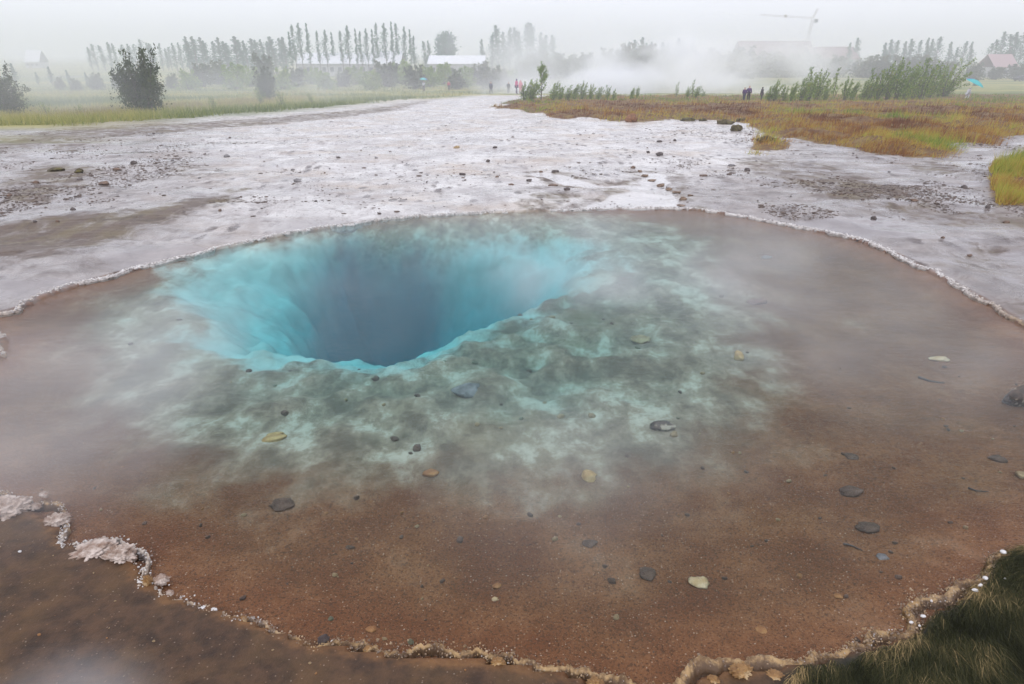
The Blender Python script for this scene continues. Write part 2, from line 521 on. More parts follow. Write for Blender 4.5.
    md = g.mix(g.math('MULTIPLY', g.step(n_mid, .5, .7), .4), md, (.08, .075, .03))
    c = g.mix(mead, c, md)
    # near mud
    md2 = g.mix(g.step(n_fine, .3, .7), (.040, .023, .014), (.10, .054, .029))
    md2 = g.mix(g.math('MULTIPLY', g.step(n_mid, .45, .65), .5), md2, (.15, .085, .035))
    vor = g.n('ShaderNodeTexVoronoi', {'Vector': p, 'Scale': 85.0, 'Randomness': 1.0}, feature='F1')
    spk = g.math('MULTIPLY', g.step(vor.outputs['Distance'], .32, .14), g.step(g.n('ShaderNodeSeparateColor', {0: vor.outputs['Color']}).outputs[0], .80, .86))
    spcol = g.mix(g.n('ShaderNodeSeparateColor', {0: vor.outputs['Color']}).outputs[1], (.30, .14, .05), (.55, .47, .38))
    md2 = g.mix(g.math('MULTIPLY', spk, .35), md2, spcol)
    rgd = g.n('ShaderNodeAttribute', attribute_name="zone_b").outputs['Alpha']
    md2 = g.mix(g.step(g.math('ADD', rgd, g.math('MULTIPLY', g.math('SUBTRACT', n_fine, .5), 1.2)), .50, 1.25), md2, g.mix(n_fine, (.10, .046, .017), (.26, .13, .05)))
    c = g.mix(mud, c, md2)
    matc = g.mix(g.step(n_fine, .35, .7), (.012, .013, .008), (.05, .05, .022))
    c = g.mix(matb, c, matc)
    # bed of the pool
    bed = g.mix(g.step(n_mid, .30, .70), (.145, .053, .020), (.27, .122, .052))
    bed = g.mix(g.math('MULTIPLY', g.step(n_fine, .42, .75), .6), bed, (.125, .050, .020))
    bed = g.mix(g.math('MULTIPLY', g.step(n_grit, .48, .62), .75), bed, (.060, .028, .015))
    bed = g.mix(g.math('MULTIPLY', g.step(g.noise(p, 150, 3, .6), .60, .70), .55), bed, (.45, .28, .16))
    bed = g.mix(g.math('MULTIPLY', spk, .85), bed, spcol)
    n_bl = g.noise(g.map(p, (1.0, .62, 1), (3, 1, 0)), 3.8, 8, .68, .05)
    mcol = g.mix(g.step(n_bl, .36, .56), (.145, .112, .080), (.31, .25, .18))
    mcol = g.mix(g.math('MULTIPLY', g.step(n_bl, 0.505, .64), .75), mcol, (.58, .55, .45))
    mcol = g.mix(g.math('MULTIPLY', g.step(n_fine, .5, .72), .45), mcol, (.12, .085, .05))
    mcol = g.mix(g.math('MULTIPLY', g.step(n_big, .52, .64), .35), mcol, (.26, .19, .09))
    mf = g.step(g.math('ADD', mott, g.math('MULTIPLY', g.math('SUBTRACT', n_mid, .5), 1.3)), .05, .75)
    bed = g.mix(mf, bed, mcol)
    pf = g.step(g.math('ADD', pale, g.math('MULTIPLY', g.math('SUBTRACT', n_bl, .5), 1.0)), .30, .85)
    bed = g.mix(pf, bed, g.mix(g.step(n_mid, .35, .65), (.36, .47, .44), (.52, .66, .62)))
    bed = g.mix(g.math('MULTIPLY', holev, .88), bed, (.015, .11, .19))  # deep water's darkness and blue scatter painted into the vent floor colour
    c = g.mix(pool, c, bed)

    rough = g.fmix(g.step(n_str2, .40, .60), .20, .50)
    rough = g.fmix(bf, rough, .6)
    rough = g.fmix(pud, rough, .07)
    rough = g.fmix(chan, rough, .08)
    rough = g.fmix(g.math('MAXIMUM', grass, mead), rough, .9)
    rough = g.fmix(mud, rough, g.fmix(n_mid, .45, .75))
    rough = g.fmix(pool, rough, .95)
    spec = g.fmix(g.math('MAXIMUM', g.math('MAXIMUM', g.math('MAXIMUM', grass, matb), mead), pool), .42, .10)
    spec = g.fmix(mud, spec, .22)
    bump = g.math('ADD', g.math('MULTIPLY', n_fine, .6), g.math('ADD', g.math('MULTIPLY', n_grit, .22), g.math('MULTIPLY', n_str2, .7)))
    return g.done(c, rough, bump, g.fmix(g.math('MAXIMUM', pool, g.math('MULTIPLY', g.math('MULTIPLY', pud, .9), g.math('SUBTRACT', 1.0, g.math('MAXIMUM', grass, g.math('MAXIMUM', mead, mud))))), .62, .10), .035, spec)


gm = ground_material()
ground = mesh_np("ground", np.stack([X, Y, H], 1), F, gm, True, {"zone_a": A1, "zone_b": A2, "zone_c": A3})
tag(ground, kind='structure')


def gz(x, y):
    h, _ = terrain(np.array([float(x)]), np.array([float(y)]))
    return float(h[0])


_hgrid = H.reshape(NY, NX)


def gzs(x, y):
    """bilinear height from the ground sheet"""
    x = np.atleast_1d(np.asarray(x, float)); y = np.atleast_1d(np.asarray(y, float))
    i = np.clip(np.searchsorted(gx, x) - 1, 0, NX - 2); j = np.clip(np.searchsorted(gy, y) - 1, 0, NY - 2)
    fx = (x - gx[i]) / (gx[i + 1] - gx[i]); fy = (y - gy[j]) / (gy[j + 1] - gy[j])
    return (_hgrid[j, i] * (1 - fx) + _hgrid[j, i + 1] * fx) * (1 - fy) + (_hgrid[j + 1, i] * (1 - fx) + _hgrid[j + 1, i + 1] * fx) * fy


def hit(px, py):
    """where a line of sight meets the ground sheet (bed of the pool included)"""
    d = ray(px, py)
    ts = np.geomspace(1.0, 3500, 3000)
    z = CAM_H + d[2] * ts - gzs(d[0] * ts, d[1] * ts)
    neg = np.nonzero(z < 0)[0]
    i = neg[0] if len(neg) else len(ts) - 1
    a, b = ts[max(i - 1, 0)], ts[i]
    for _ in range(30):
        m = .5 * (a + b)
        if CAM_H + d[2] * m - gzs(d[0] * m, d[1] * m)[0] < 0: b = m
        else: a = m
    return Vector((d[0] * b, d[1] * b, float(gzs(d[0] * b, d[1] * b)[0])))


def at_y(px, Yd):
    """ground point in the direction of column px at distance Yd (for things on the far plain)"""
    z = float(base_h(np.float64(Yd)))
    # depth along the optical axis
    dep = Yd * cP - (z - CAM_H) * sP
    x = (px - 512) / F_PX * dep
    return Vector((x, Yd, float(gzs(x, Yd)[0])))


def dist_px(p):
    return (p[1] * cP - (p[2] - CAM_H) * sP) / F_PX       # metres per pixel there

# ------------------------------------------------------------------ water of the pool
def water_material():
    g = G("spring_water")
    p = g.obj()
    rip = g.math('ADD', g.math('MULTIPLY', g.noise(g.map(p, (1, 2.2, 1)), 9, 4, .6), 1.0), g.math('MULTIPLY', g.noise(g.map(p, (1, 2.6, 1), (3, 1, 0)), 32, 3, .6), .35))
    b = g.n('ShaderNodeBump', {'Height': rip, 'Strength': .30, 'Distance': .02})
    fr = g.n('ShaderNodeFresnel', {'IOR': 1.17, 'Normal': b.outputs[0]})
    tr = g.n('ShaderNodeBsdfTransparent')
    gl = g.n('ShaderNodeBsdfGlossy', {'Roughness': .03, 'Normal': b.outputs[0]})
    mx = g.n('ShaderNodeMixShader', {0: fr.outputs[0], 1: tr.outputs[0], 2: gl.outputs[0]})
    ab = g.n('ShaderNodeVolumeAbsorption', {'Color': (.0, .79, .845, 1), 'Density': 1.15})
    g.t.links.new(mx.outputs[0], g.out.inputs[0])
    sc = g.n('ShaderNodeVolumeScatter', {'Color': (.03, .50, .60, 1), 'Density': .12})
    ad = g.n('ShaderNodeAddShader', {0: ab.outputs[0], 1: sc.outputs[0]})
    g.t.links.new(ad.outputs[0], g.out.inputs[1])
    return g.m


def prism(name, outline, z0, z1, mat):
    bm = bmesh.new()
    lo = [bm.verts.new((p[0], p[1], z0)) for p in outline]
    hi = [bm.verts.new((p[0], p[1], z1)) for p in outline]
    n = len(outline)
    area = sum(outline[i][0] * outline[(i + 1) % n][1] - outline[(i + 1) % n][0] * outline[i][1] for i in range(n))
    if area < 0: lo.reverse(); hi.reverse()
    bm.faces.new(hi); bm.faces.new(lo[::-1])
    for i in range(n):
        j = (i + 1) % n
        bm.faces.new((lo[i], lo[j], hi[j], hi[i]))
    bmesh.ops.recalc_face_normals(bm, faces=bm.faces)
    return bm_obj(name, bm, mat)


tag(prism("water", POOL, -7.0, 0.0, water_material()), kind='structure')


def puddle_material():
    g = G("runoff_film")
    p = g.obj()
    rip = g.noise(p, 14, 4, .6)
    b = g.n('ShaderNodeBump', {'Height': rip, 'Strength': .08, 'Distance': .02})
    fr = g.n('ShaderNodeFresnel', {'IOR': 1.33, 'Normal': b.outputs[0]})
    mx = g.n('ShaderNodeMixShader', {0: fr.outputs[0], 1: g.n('ShaderNodeBsdfTransparent', {0: (.9, .93, .95, 1)}).outputs[0],
                                     2: g.n('ShaderNodeBsdfGlossy', {'Roughness': .02, 'Normal': b.outputs[0]}).outputs[0]})
    g.t.links.new(mx.outputs[0], g.out.inputs[0])
    return g.m


pz = float(np.min(gzs(PONDLET[:, 0], PONDLET[:, 1])))
pl = prism("runoff_water", [(p[0], p[1]) for p in PONDLET], pz - .05, pz + .004, puddle_material())
tag(pl, kind='structure')

# ------------------------------------------------------------------ sinter rim round the pool
def rim_material():
    g = G("sinter_rim_crust")
    p = g.obj()
    nf = g.noise(p, 22, 6, .65)
    ng = g.noise(p, 110, 5, .7)
    gold = g.n('ShaderNodeAttribute', attribute_name="gold").outputs['Fac']
    inner = g.n('ShaderNodeAttribute', attribute_name="lip").outputs['Fac']
    white = g.mix(g.step(nf, .35, .65), (.50, .46, .43), (.74, .71, .68))
    goldc = g.mix(g.step(nf, .38, .62), (.14, .075, .03), (.42, .27, .12))
    goldc = g.mix(g.math('MULTIPLY', g.step(ng, .56, .68), .6), goldc, (.58, .44, .26))
    c = g.mix(gold, white, goldc)
    back = g.mix(gold, (.36, .33, .32), (.11, .062, .03))
    c = g.mix(g.step(g.math('ADD', inner, g.math('MULTIPLY', g.math('SUBTRACT', nf, .5), .8)), .2, .6), back, c)
    c = g.mix(g.math('MULTIPLY', g.step(ng, .60, .72), .5), c, (.2, .13, .08))
    return g.done(c, .42, g.math('ADD', nf, g.math('MULTIPLY', ng, .5)), .7, .01, .4)


def build_rim():
    # resample outline at fine, even spacing
    c = POOL[:, :2]
    n0 = len(c)
    seg = np.linalg.norm(np.roll(c, -1, 0) - c, axis=1)
    s = np.concatenate([[0], np.cumsum(seg)])
    L = s[-1]
    N = int(L / .004)
    t = np.linspace(0, L, N, endpoint=False)
    cx = np.interp(t, s, np.append(c[:, 0], c[0, 0])); cy = np.interp(t, s, np.append(c[:, 1], c[0, 1]))
    # smooth tangents
    tx = np.roll(cx, -27) - np.roll(cx, 27); ty = np.roll(cy, -27) - np.roll(cy, 27)
    l = np.hypot(tx, ty); tx /= l; ty /= l
    nx_, ny_ = -ty, tx
    # outward = away from centroid of the water
    test = sdist(cx + nx_ * .05, cy + ny_ * .05, c) > 0
    nx_ = np.where(test, -nx_, nx_); ny_ = np.where(test, -ny_, ny_)
    # scallops: rounded beads of two sizes
    def bead(freq, seed):
        ph = t * freq + 1.3 * vnoise(t * freq * .35, t * 0 + 3, seed)
        f = ph - np.floor(ph)
        amp = hash2(np.floor(ph), np.floor(ph) * 0 + seed, seed)
        return np.sqrt(np.clip(1 - (2 * f - 1) ** 2, 0, 1)) * (.35 + .65 * amp)
    b1, b2 = bead(11, 3), bead(27, 9)
    b3, b4 = bead(52, 19), bead(105, 29)
    big = vnoise(t * .9, t * 0, 5); wig = vnoise(t * 3.1, t * 0, 15) - .5; wig2 = vnoise(t * 7.0, t * 0, 25) - .5
    farness = sstep(4.2, 6.5, cy)
    goldk = 1 - farness
    leftk = sstep(-.7, -1.5, cx) * goldk * sstep(.35, .65, vnoise(t * 2.6, t * 0, 95))            # whitish knobbly stretch on the near side
    chn = np.minimum(1, np.exp(-(dseg(cx, cy, CHANNEL + TRICKLE) / .5) ** 2))
    gap = sstep(.0, .7, np.exp(-((cx - 0.75) / 1.1) ** 2) * (cy > 8))   # the overflow, where the crust is drowned
    wig3 = vnoise(t * 19.0, t * 0, 65) - .5
    off = (wig * .07 + wig2 * .05) * (1 + .5 * goldk) + wig3 * .022 + .010 * b1 + .007 * b2 + (.008 * b3 + .004 * b4) * goldk + (vnoise(t * 48, t * 0, 105) - .5) * .014 * goldk
    low = sstep(.25, .55, vnoise(t * 1.7, t * 0, 75)) * goldk
    hgt = ((.010 + .011 * b1 + .008 * b2 + .008 * big) * farness + (.016 + .003 * b1 + .004 * b2 + .006 * b3 + .003 * b4 + .005 * big) * goldk) * (1 - .75 * gap) * (1 - .25 * low)
    wid = (.010 + .016 * big * (.4 + vnoise(t * 5.3, t * 0, 85)) + .015 * farness + .016 * goldk * sstep(.2, .7, cx)) * (1 - .4 * gap)
    prof = [(-.30, -.06, 0), (-.22, .004, 1), (-.18, .55, 1), (-.02, 1.0, 1), (.25, .95, .8), (.55, .70, .4), (1.0, .3, .0), (1.35, -.5, 0)]
    V, gold, lip = [], [], []
    gnoise = np.clip(goldk * (1.15 - .75 * leftk) + (vnoise(t * 2.2, t * 0, 35) - .5) * .4 * goldk, 0, 1)
    for a, h, li in prof:
        r = a * wid * 1.0 - off
        jx = (vnoise(t * 40, t * 0 + a * 31, 45) - .5) * .006
        V.append(np.stack([cx + nx_ * (r + jx), cy + ny_ * (r + jx), np.where(h < 0, -.09 if a < 0 else -.03, hgt * h) + (vnoise(t * 75, t * 0 + a * 17, 55) - .5) * .010 * (h > .2)], 1))
        gold.append(gnoise); lip.append(np.full(N, li))
    V = np.concatenate(V); m = len(prof)
    i = np.arange(N); j = (i + 1) % N
    fs = [np.stack([k * N + i, k * N + j, (k + 1) * N + j, (k + 1) * N + i], 1) for k in range(m - 1)]
    fs = np.concatenate(fs); fs = np.concatenate([fs[:, [0, 1, 2]], fs[:, [0, 2, 3]]])
    # crumbs and beads of silica grown on and around the edge
    rg = np.random.default_rng(9)
    iv, if_ = ico(1)
    dens = np.where(goldk > .5, 1.0, .34) * (1 - .8 * gap) * (.25 + 1.5 * vnoise(t * 1.6, t * 0, 115) ** 2 + .6 * vnoise(t * 7, t * 0, 125)) * (np.abs(cx) < 7.5)
    n_g = 12000
    pick = rg.choice(N, n_g, p=dens / dens.sum())
    gk = goldk[pick]
    spread = np.where(gk > .5, .011 + .022 * vnoise(t[pick] * 2.3, t[pick] * 0, 135) ** 2 * 2, .020)
    a_ = np.abs(rg.normal(0, 1, n_g)) * spread * np.where(rg.uniform(size=n_g) < .3, -.5, 1) - off[pick]
    size = np.where(gk > .5, rg.uniform(.0012, .0034, n_g) * (1 + 1.4 * rg.uniform(size=n_g) ** 12) * (1 + .5 * leftk[pick]), rg.uniform(.005, .012, n_g))
    px_, py_ = cx[pick] + nx_[pick] * a_, cy[pick] + ny_[pick] * a_
    zc = np.where(gk > .5, .018, .014) * np.clip(1 - np.abs(a_ + off[pick]) / .09, .3, 1) + rg.uniform(-.002, .010, n_g) * np.where(gk > .5, 1, 1.6)
    sc3 = size[:, None] * rg.uniform(.65, 1.35, (n_g, 3))
    jit = 1 + rg.normal(0, .16, (n_g, len(iv), 1))
    GV = iv[None] * jit * sc3[:, None, :] + np.stack([px_, py_, zc], 1)[:, None, :]
    GF = (if_[None] + (np.arange(n_g) * len(iv))[:, None, None] + len(V)).reshape(-1, 3)
    gg = np.clip(gnoise[pick] * (rg.uniform(size=n_g) > .03 + .5 * sstep(-.75, -1.4, cx[pick])) * rg.uniform(.75, 1, n_g), 0, 1)
    V = np.concatenate([V, GV.reshape(-1, 3)])
    o = mesh_np("sinter_rim", V, np.concatenate([fs, GF]), rim_material(), True, {"gold": np.concatenate(gold + [np.repeat(gg, len(iv))]), "lip": np.concatenate(lip + [np.repeat(rg.uniform(.3, 1, n_g), len(iv))])})
    tag(o, kind='structure')


build_rim()

# ------------------------------------------------------------------ stones and crust lumps
ICO3, ICO4, ICO5 = ico(3), ico(4), ico(5)


def noise3(v, sc, seed):
    return np.array([mnoise.fractal(Vector(p) * sc + Vector((seed * 3.7, seed * 1.3, -seed * 2.1)), 1.0, 2.0, 4) for p in v])


STONE_MATS = {}


def stone_mat(name, ca, cb, rough=.6, fleck=None, fl=.5):
    if name in STONE_MATS: return STONE_MATS[name]
    g = G(name)
    p = g.obj()
    n1 = g.noise(p, 14, 6, .65); n2 = g.noise(p, 70, 5, .7)
    c = g.mix(g.step(n1, .35, .65), ca, cb)
    c = g.mix(g.math('MULTIPLY', g.step(n2, .52, .7), .5), c, tuple(x * .45 for x in ca))
    if fleck: c = g.mix(g.math('MULTIPLY', g.step(n1, .52, .62), fl), c, fleck)
    STONE_MATS[name] = g.done(c, rough, g.math('ADD', n1, g.math('MULTIPLY', n2, .5)), .6, .02, .35)
    return STONE_MATS[name]


M_TAN = stone_mat("tan_stone", (.26, .17, .08), (.48, .36, .20))
M_YEL = stone_mat("yellow_stone", (.38, .22, .07), (.62, .45, .20))
M_CREAM = stone_mat("cream_stone", (.50, .34, .16), (.70, .56, .36))
M_ORG = stone_mat("orange_stone", (.28, .12, .045), (.45, .24, .09))
M_DRK = stone_mat("dark_stone", (.06, .045, .042), (.12, .095, .085), .6)
M_BRN = stone_mat("brown_stone", (.10, .06, .042), (.20, .13, .09), .6)
M_SNK = stone_mat("sunken_stone", (.085, .050, .032), (.15, .095, .065), .7)
M_RED = stone_mat("red_stone", (.15, .06, .045), (.24, .12, .09), .6)
M_REDB = stone_mat("rusty_stone", (.13, .055, .025), (.30, .14, .06), .7)
M_GRY = stone_mat("grey_stone", (.13, .12, .12), (.27, .25, .25), .5)
M_WHT = stone_mat("white_stone", (.60, .57, .55), (.82, .79, .77), .4)
M_OLV = stone_mat("olive_stone", (.12, .13, .08), (.24, .24, .15), .5)
M_TOP = stone_mat("pale_topped_stone", (.05, .04, .035), (.15, .11, .08), .5, (.48, .42, .33), .9)
M_CRW = stone_mat("pinkish_crust", (.24, .145, .095), (.62, .52, .45), .5)
M_CRG = stone_mat("golden_crust", (.20, .10, .035), (.46, .27, .10), .5, (.62, .48, .30), .6)
M_MOSS = stone_mat("moss_tussock", (.045, .035, .02), (.11, .085, .03), .9, (.17, .15, .04), .6)
M_BCR = stone_mat("brown_crust", (.12, .075, .05), (.26, .18, .12), .6)


def make_stone(name, sx, sy, sz, seed, rough=.32, facet=.5, base=ICO3):
    v, f = base
    r = 1 + rough * noise3(v, 1.3, seed) + rough * .35 * noise3(v, 3.5, seed + 5)
    w = v * r[:, None]
    rg = np.random.default_rng(seed)
    for _ in range(int(9 * facet)):                       # broken faces
        d = rg.normal(size=3); d /= np.linalg.norm(d)
        lim = rg.uniform(.55, .85)
        ex = np.clip(w @ d - lim, 0, None)
        w = w - np.outer(ex * .9, d)
    w = w * np.array([sx, sy, sz]) * .5
    return w, f


def stone(px, py, wpx, hpx, mat, label, cat="stone", name="stone", group=None, sink=.42, rough=.40, facet=1.0, up=1.0, seed=None, p=None):
    p = p if p is not None else hit(px, py)
    k = dist_px(p)
    seed = seed if seed is not None else int(px * 7 + py * 13) % 9973
    rg = np.random.default_rng(seed)
    w = max(wpx * k, .006)
    view = math.atan2(CAM_H - p.z, p.y)
    # seen height = height*cos(view) + depth*sin(view)
    dep = w * rg.uniform(.65, .9)
    hh = max((hpx * k - dep * math.sin(view) * .8) / math.cos(view), w * .22) * up
    v, f = make_stone(name, w, dep, hh / (1 - sink * .5), seed, rough, facet)
    o = mesh_np(name, v, f, mat, True)
    o.location = (p.x, p.y, p.z + hh * (.5 - sink * .5))
    o.rotation_euler = (0, 0, rg.uniform(-.5, .5))
    tag(o, label, cat, group)
    return o


# in the pool
stone(588, 479, 17, 15, M_YEL, "angular yellow stone under water on the grey mottled shelf")
stone(700, 585, 22, 9, M_CREAM, "flat cream stone under water on the bare brown bed")
stone(868, 529, 22, 13, M_SNK, "smooth dark oval stone, the rounder of two on the brown bed", rough=.25, facet=.5)
stone(851, 492, 26, 12, M_SNK, "wide flat dark stone just beyond the rounder dark oval one", rough=.3, facet=.6)
stone(1014, 404, 27, 21, M_TOP, "big dark rock with a pale top breaking the water surface", name="rock", cat="rock", up=1.25)
stone(757, 303, 22, 8, M_RED, "thin flat reddish stone lying under water near the far rim")
stone(766, 258, 13, 5, M_GRY, "small pale grey flat stone beyond the reddish one")
stone(640, 341, 20, 10, M_TAN, "tan stone halfway between the blue hole and the pool's far side")
stone(738, 360, 11, 13, M_YEL, "upright yellow-orange pebble at the edge of the pale shelf")
stone(274, 439, 24, 9, M_YEL, "long yellow stone on the shelf below the blue hole")
stone(283, 507, 26, 11, M_SNK, "low dark rock where the pale shelf meets the brown bed", name="rock", cat="rock")
stone(466, 392, 34, 14, M_GRY, "blue-grey boulder under water close to the lip of the deep hole", name="rock", cat="rock")
stone(660, 428, 30, 16, M_TOP, "dark rock with a pale cap on the mottled shelf", name="rock", cat="rock")
stone(432, 474, 20, 9, M_ORG, "orange stone among pale silica on the shelf")
stone(838, 597, 10, 8, M_ORG, "small orange pebble off the grassy near bank")
stone(930, 602, 13, 8, M_TAN, "tan pebble tucked against the grassy crust edge")
stone(938, 360, 18, 6, M_CREAM, "thin pale stone chip on the brown bed beyond the big dark rock")
stone(1021, 477, 13, 10, M_TAN, "pale tan stone nearer than the big dark rock")
stone(998, 460, 18, 8, M_SNK, "flat brown stone beside the pale tan one")
stone(648, 574, 20, 8, M_SNK, "jagged dark stone beyond the flat cream stone", facet=1)
stone(590, 544, 18, 9, M_SNK, "purplish brown stone in the middle of the brown bed")
stone(762, 630, 13, 8, M_ORG, "rounded orange pebble on the bed near the golden crust lumps")
stone(372, 630, 11, 8, M_ORG, "orange-red pebble on the bed inside the golden rim")
stone(331, 620, 7, 6, M_OLV, "tiny olive pebble beside the golden rim")
stone(411, 643, 7, 7, M_OLV, "tiny pale round pebble close to the golden rim")
stone(497, 587, 10, 7, M_ORG, "little golden pebble, one of two in the brown bed", rough=.2)
stone(495, 600, 7, 6, M_CREAM, "tiny cream pebble nearer than the little golden one")
stone(882, 557, 14, 6, M_GRY, "faint grey pebble nearer than the round dark oval stone")
stone(852, 457, 16, 6, M_SNK, "narrow dark sliver of stone beyond the flat dark one", facet=.9)
stone(350, 548, 10, 5, M_SNK, "small dark fleck of rock beyond the near rim on the bed")

# on the terrace beyond the pool
stone(631, 122, 14, 10, M_REDB, "squat rusty boulder at the foot of the grassy bank", name="boulder", cat="rock", up=.9)
for px, py, w, h, m, lb in [
    (457, 148, 9, 5, M_TAN, "tan stone alone on the white sinter"),
    (495, 148, 8, 4, M_DRK, "dark stone beyond the tan one on the white sinter"),
    (488, 162, 6, 5, M_DRK, "small charcoal stone nearer than the tan one"),
    (463, 175, 11, 5, M_DRK, "dark brown stone with pale crust beside it"),
    (497, 177, 6, 3, M_BRN, "tiny brown stone amid the white flat"),
    (511, 185, 9, 4, M_BRN, "low brown stone at the edge of the stained flow"),
    (529, 181, 9, 5, M_DRK, "dark stone in the stained flow beyond the pool"),
    (555, 172, 13, 5, M_DRK, "wide dark stone at the head of the stained flow"),
    (541, 172, 6, 3, M_BRN, "brown chip next to the wide dark stone"),
    (553, 186, 16, 5, M_BRN, "long crumbly brown ridge stone in the flow"),
    (567, 190, 10, 5, M_DRK, "dark chip at the end of the crumbly brown ridge"),
    (660, 142, 8, 4, M_DRK, "dark stone on the sinter between the boulder and the channel"),
    (675, 141, 5, 4, M_DRK, "round dark pebble beside the dark stone near the bank"),
    (660, 155, 12, 6, M_DRK, "dark flat stone on the sinter above the channel"),
    (648, 153, 6, 4, M_DRK, "dark upright pebble at the flat stone's side"),
    (633, 168, 8, 5, M_BRN, "brown stone above the crust of the run-off channel"),
    (747, 171, 9, 6, M_DRK, "dark stone on the wet flat nearer than the mossy islet"),
    (703, 176, 13, 4, M_BRN, "brown slab on the wet flat beside the channel"),
    (731, 166, 12, 4, M_GRY, "grey slab on the wet flat short of the mossy islet"),
    (873, 219, 9, 7, M_DRK, "dark stone just beyond the pool's white far rim"),
    (914, 201, 13, 5, M_BRN, "brown stone at the end of the dark algal patch"),
    (964, 188, 9, 6, M_DRK, "dark stone off the green mound on wet ground"),
    (988, 208, 9, 6, M_DRK, "dark stone at the foot of the green mound"),
    (1006, 223, 9, 5, M_BRN, "brown stone nearer than the green mound"),
    (969, 256, 9, 5, M_BRN, "brown stone alone near the curve of the far rim"),
    (943, 238, 7, 4, M_BRN, "small brown stone on the wet flat beyond the curving rim"),
    (298, 182, 13, 7, M_GRY, "grey stone on the pale flat beyond the pool"),
    (293, 170, 8, 3, M_GRY, "thin grey chip beyond the grey stone"),
    (227, 157, 9, 5, M_GRY, "pale grey stone far out on the misty flat"),
    (376, 158, 6, 3, M_GRY, "small grey stone on the brightest part of the flat"),
    (338, 158, 8, 4, M_DRK, "dark stone on the bright flat in front of the meadow"),
    (379, 214, 7, 4, M_DRK, "dark pebble lying by the beaded far rim"),
    (104, 184, 20, 7, M_BRN, "long dark slab among the brown algal patches"),
    (134, 164, 10, 6, M_DRK, "dark stone on the misty flat facing the big bush"),
    (117, 170, 15, 5, M_BRN, "low brown stone past the long dark slab"),
    (79, 173, 11, 8, M_MOSS, "mossy lump, the smaller of two by the brown patches"),
    (56, 171, 17, 8, M_MOSS, "mossy lump, the wider of two by the brown patches"),
    (36, 183, 12, 5, M_BRN, "brown stone on the near side of the wider mossy lump"),
    (80, 180, 9, 4, M_DRK, "dark stone next to the long dark slab"),
    (220, 211, 7, 4, M_BRN, "small stone at the tip of the long brown algal streak"),
    (73, 210, 9, 5, M_DRK, "dark stone on the pale strip above the brown streak"),
    (58, 222, 6, 4, M_BRN, "pebble on the upper margin of the brown streak"),
    (35, 222, 6, 4, M_DRK, "dark pebble half sunk in the brown streak"),
    (9, 196, 9, 5, M_BRN, "brown stone by the pale wash at the algal patch"),
    (172, 161, 6, 3, M_GRY, "grey chip between the dark stone and the misty flat"),
]:
    mossy = m is M_MOSS
    stone(px, py, w * (1 if mossy else .72), h * .72, m, lb, name="moss_lump" if mossy else "stone", cat="moss lump" if mossy else "stone", up=1.0, sink=.5, rough=.42, facet=1.2)

for px, py, w, h, lb in [(645, 177, 10, 7, "first"), (652, 181, 9, 5, "second"), (661, 186, 12, 5, "third"), (669, 190, 10, 6, "fourth"), (677, 193, 12, 6, "fifth"), (683, 200, 8, 7, "sixth"), (681, 206, 10, 5, "seventh"), (690, 196, 8, 5, "eighth"), (640, 172, 6, 5, "ninth")]:
    stone(px, py, w * .9, h * .6, M_BCR, lb + " knobbly brown lump down the crusted bank of the run-off pond", name="crust_lump", cat="crust lump", group="brown crust lumps by the run-off pond")
for px, py, w, h, lb in [(725, 124, 15, 7, "dark moss tussock at the water's edge under the bank's tip"),
                         (741, 121, 9, 5, "small moss tussock behind the one at the bank's tip"),
                         (736, 131, 13, 9, "brown moss tussock between the bank and the islet"),
                         (766, 141, 18, 8, "dark rounded tussock on top of the bright green islet"),
                         (688, 121, 14, 5, "flat mossy tussock at the foot of the bank past the boulder"),
                         (703, 121, 8, 4, "small round tussock beside the flat mossy one")]:
    stone(px, py, w, h, M_MOSS, lb, name="tussock", cat="tussock", up=.75, rough=.55, facet=0, sink=.5)


# small loose pebbles on the flats: alike, so they share labels
def scatter_pebbles(n, polys, y0, y1, x0, x1, mats, label, group, smin, smax, seed, test=None):
    rg = np.random.default_rng(seed)
    protos = []
    for q in range(5):
        v, f = make_stone("pebble", 1, .8, .55, seed + q * 31, .35, .5, ICO3)
        for m in mats:
            o = mesh_np("pebble", v, f, m, True, link=False); protos.append(o)
    made = 0
    while made < n:
        x = rg.uniform(x0, x1); y = y0 * (y1 / y0) ** rg.uniform()
        _, k = terrain(np.array([x]), np.array([y]))
        if not test(k, x, y): continue
        o = protos[rg.integers(len(protos))].copy()
        sc = rg.uniform(smin, smax) * (1 + .5 * rg.uniform() ** 4)
        o.location = (x, y, float(gzs(x, y)[0]) + sc * .16); o.scale = (sc, sc, sc * rg.uniform(.7, 1.3)); o.rotation_euler = (0, 0, rg.uniform(0, 6.28))
        COL.objects.link(o); tag(o, label, "pebble", group); made += 1


scatter_pebbles(120, None, 9.5, 26, -12, 14, [M_DRK, M_BRN, M_GRY], "small loose pebble strewn on the pale sinter flat beyond the pool", "loose pebbles on the sinter flat", .012, .045, 101,
                lambda k, x, y: k['sdp'][0] < -.25 and k['sb'][0] < -.3 and k['sd2'][0] < -.2 and k['sme'][0] < -1 and abs(x) < y * .8)
scatter_pebbles(110, None, 1.7, 4.6, -2.6, 3.6, [M_ORG, M_TAN, M_BRN, M_SNK, M_SNK], "tiny pebble lying under water on the brown gravel bed", "tiny pebbles on the brown bed", .008, .03, 202,
                lambda k, x, y: k['sdp'][0] > .06 and k['sdm'][0] < 0)
scatter_pebbles(45, None, 3.2, 6.5, -3, 3.2, [M_TAN, M_OLV, M_SNK, M_BRN], "small stone lying under water on the mottled shelf", "small stones on the mottled shelf", .015, .055, 303,
                lambda k, x, y: k['sdm'][0] > .1 and k['sdl'][0] < .2 and k['sdh'][0] < -.15)
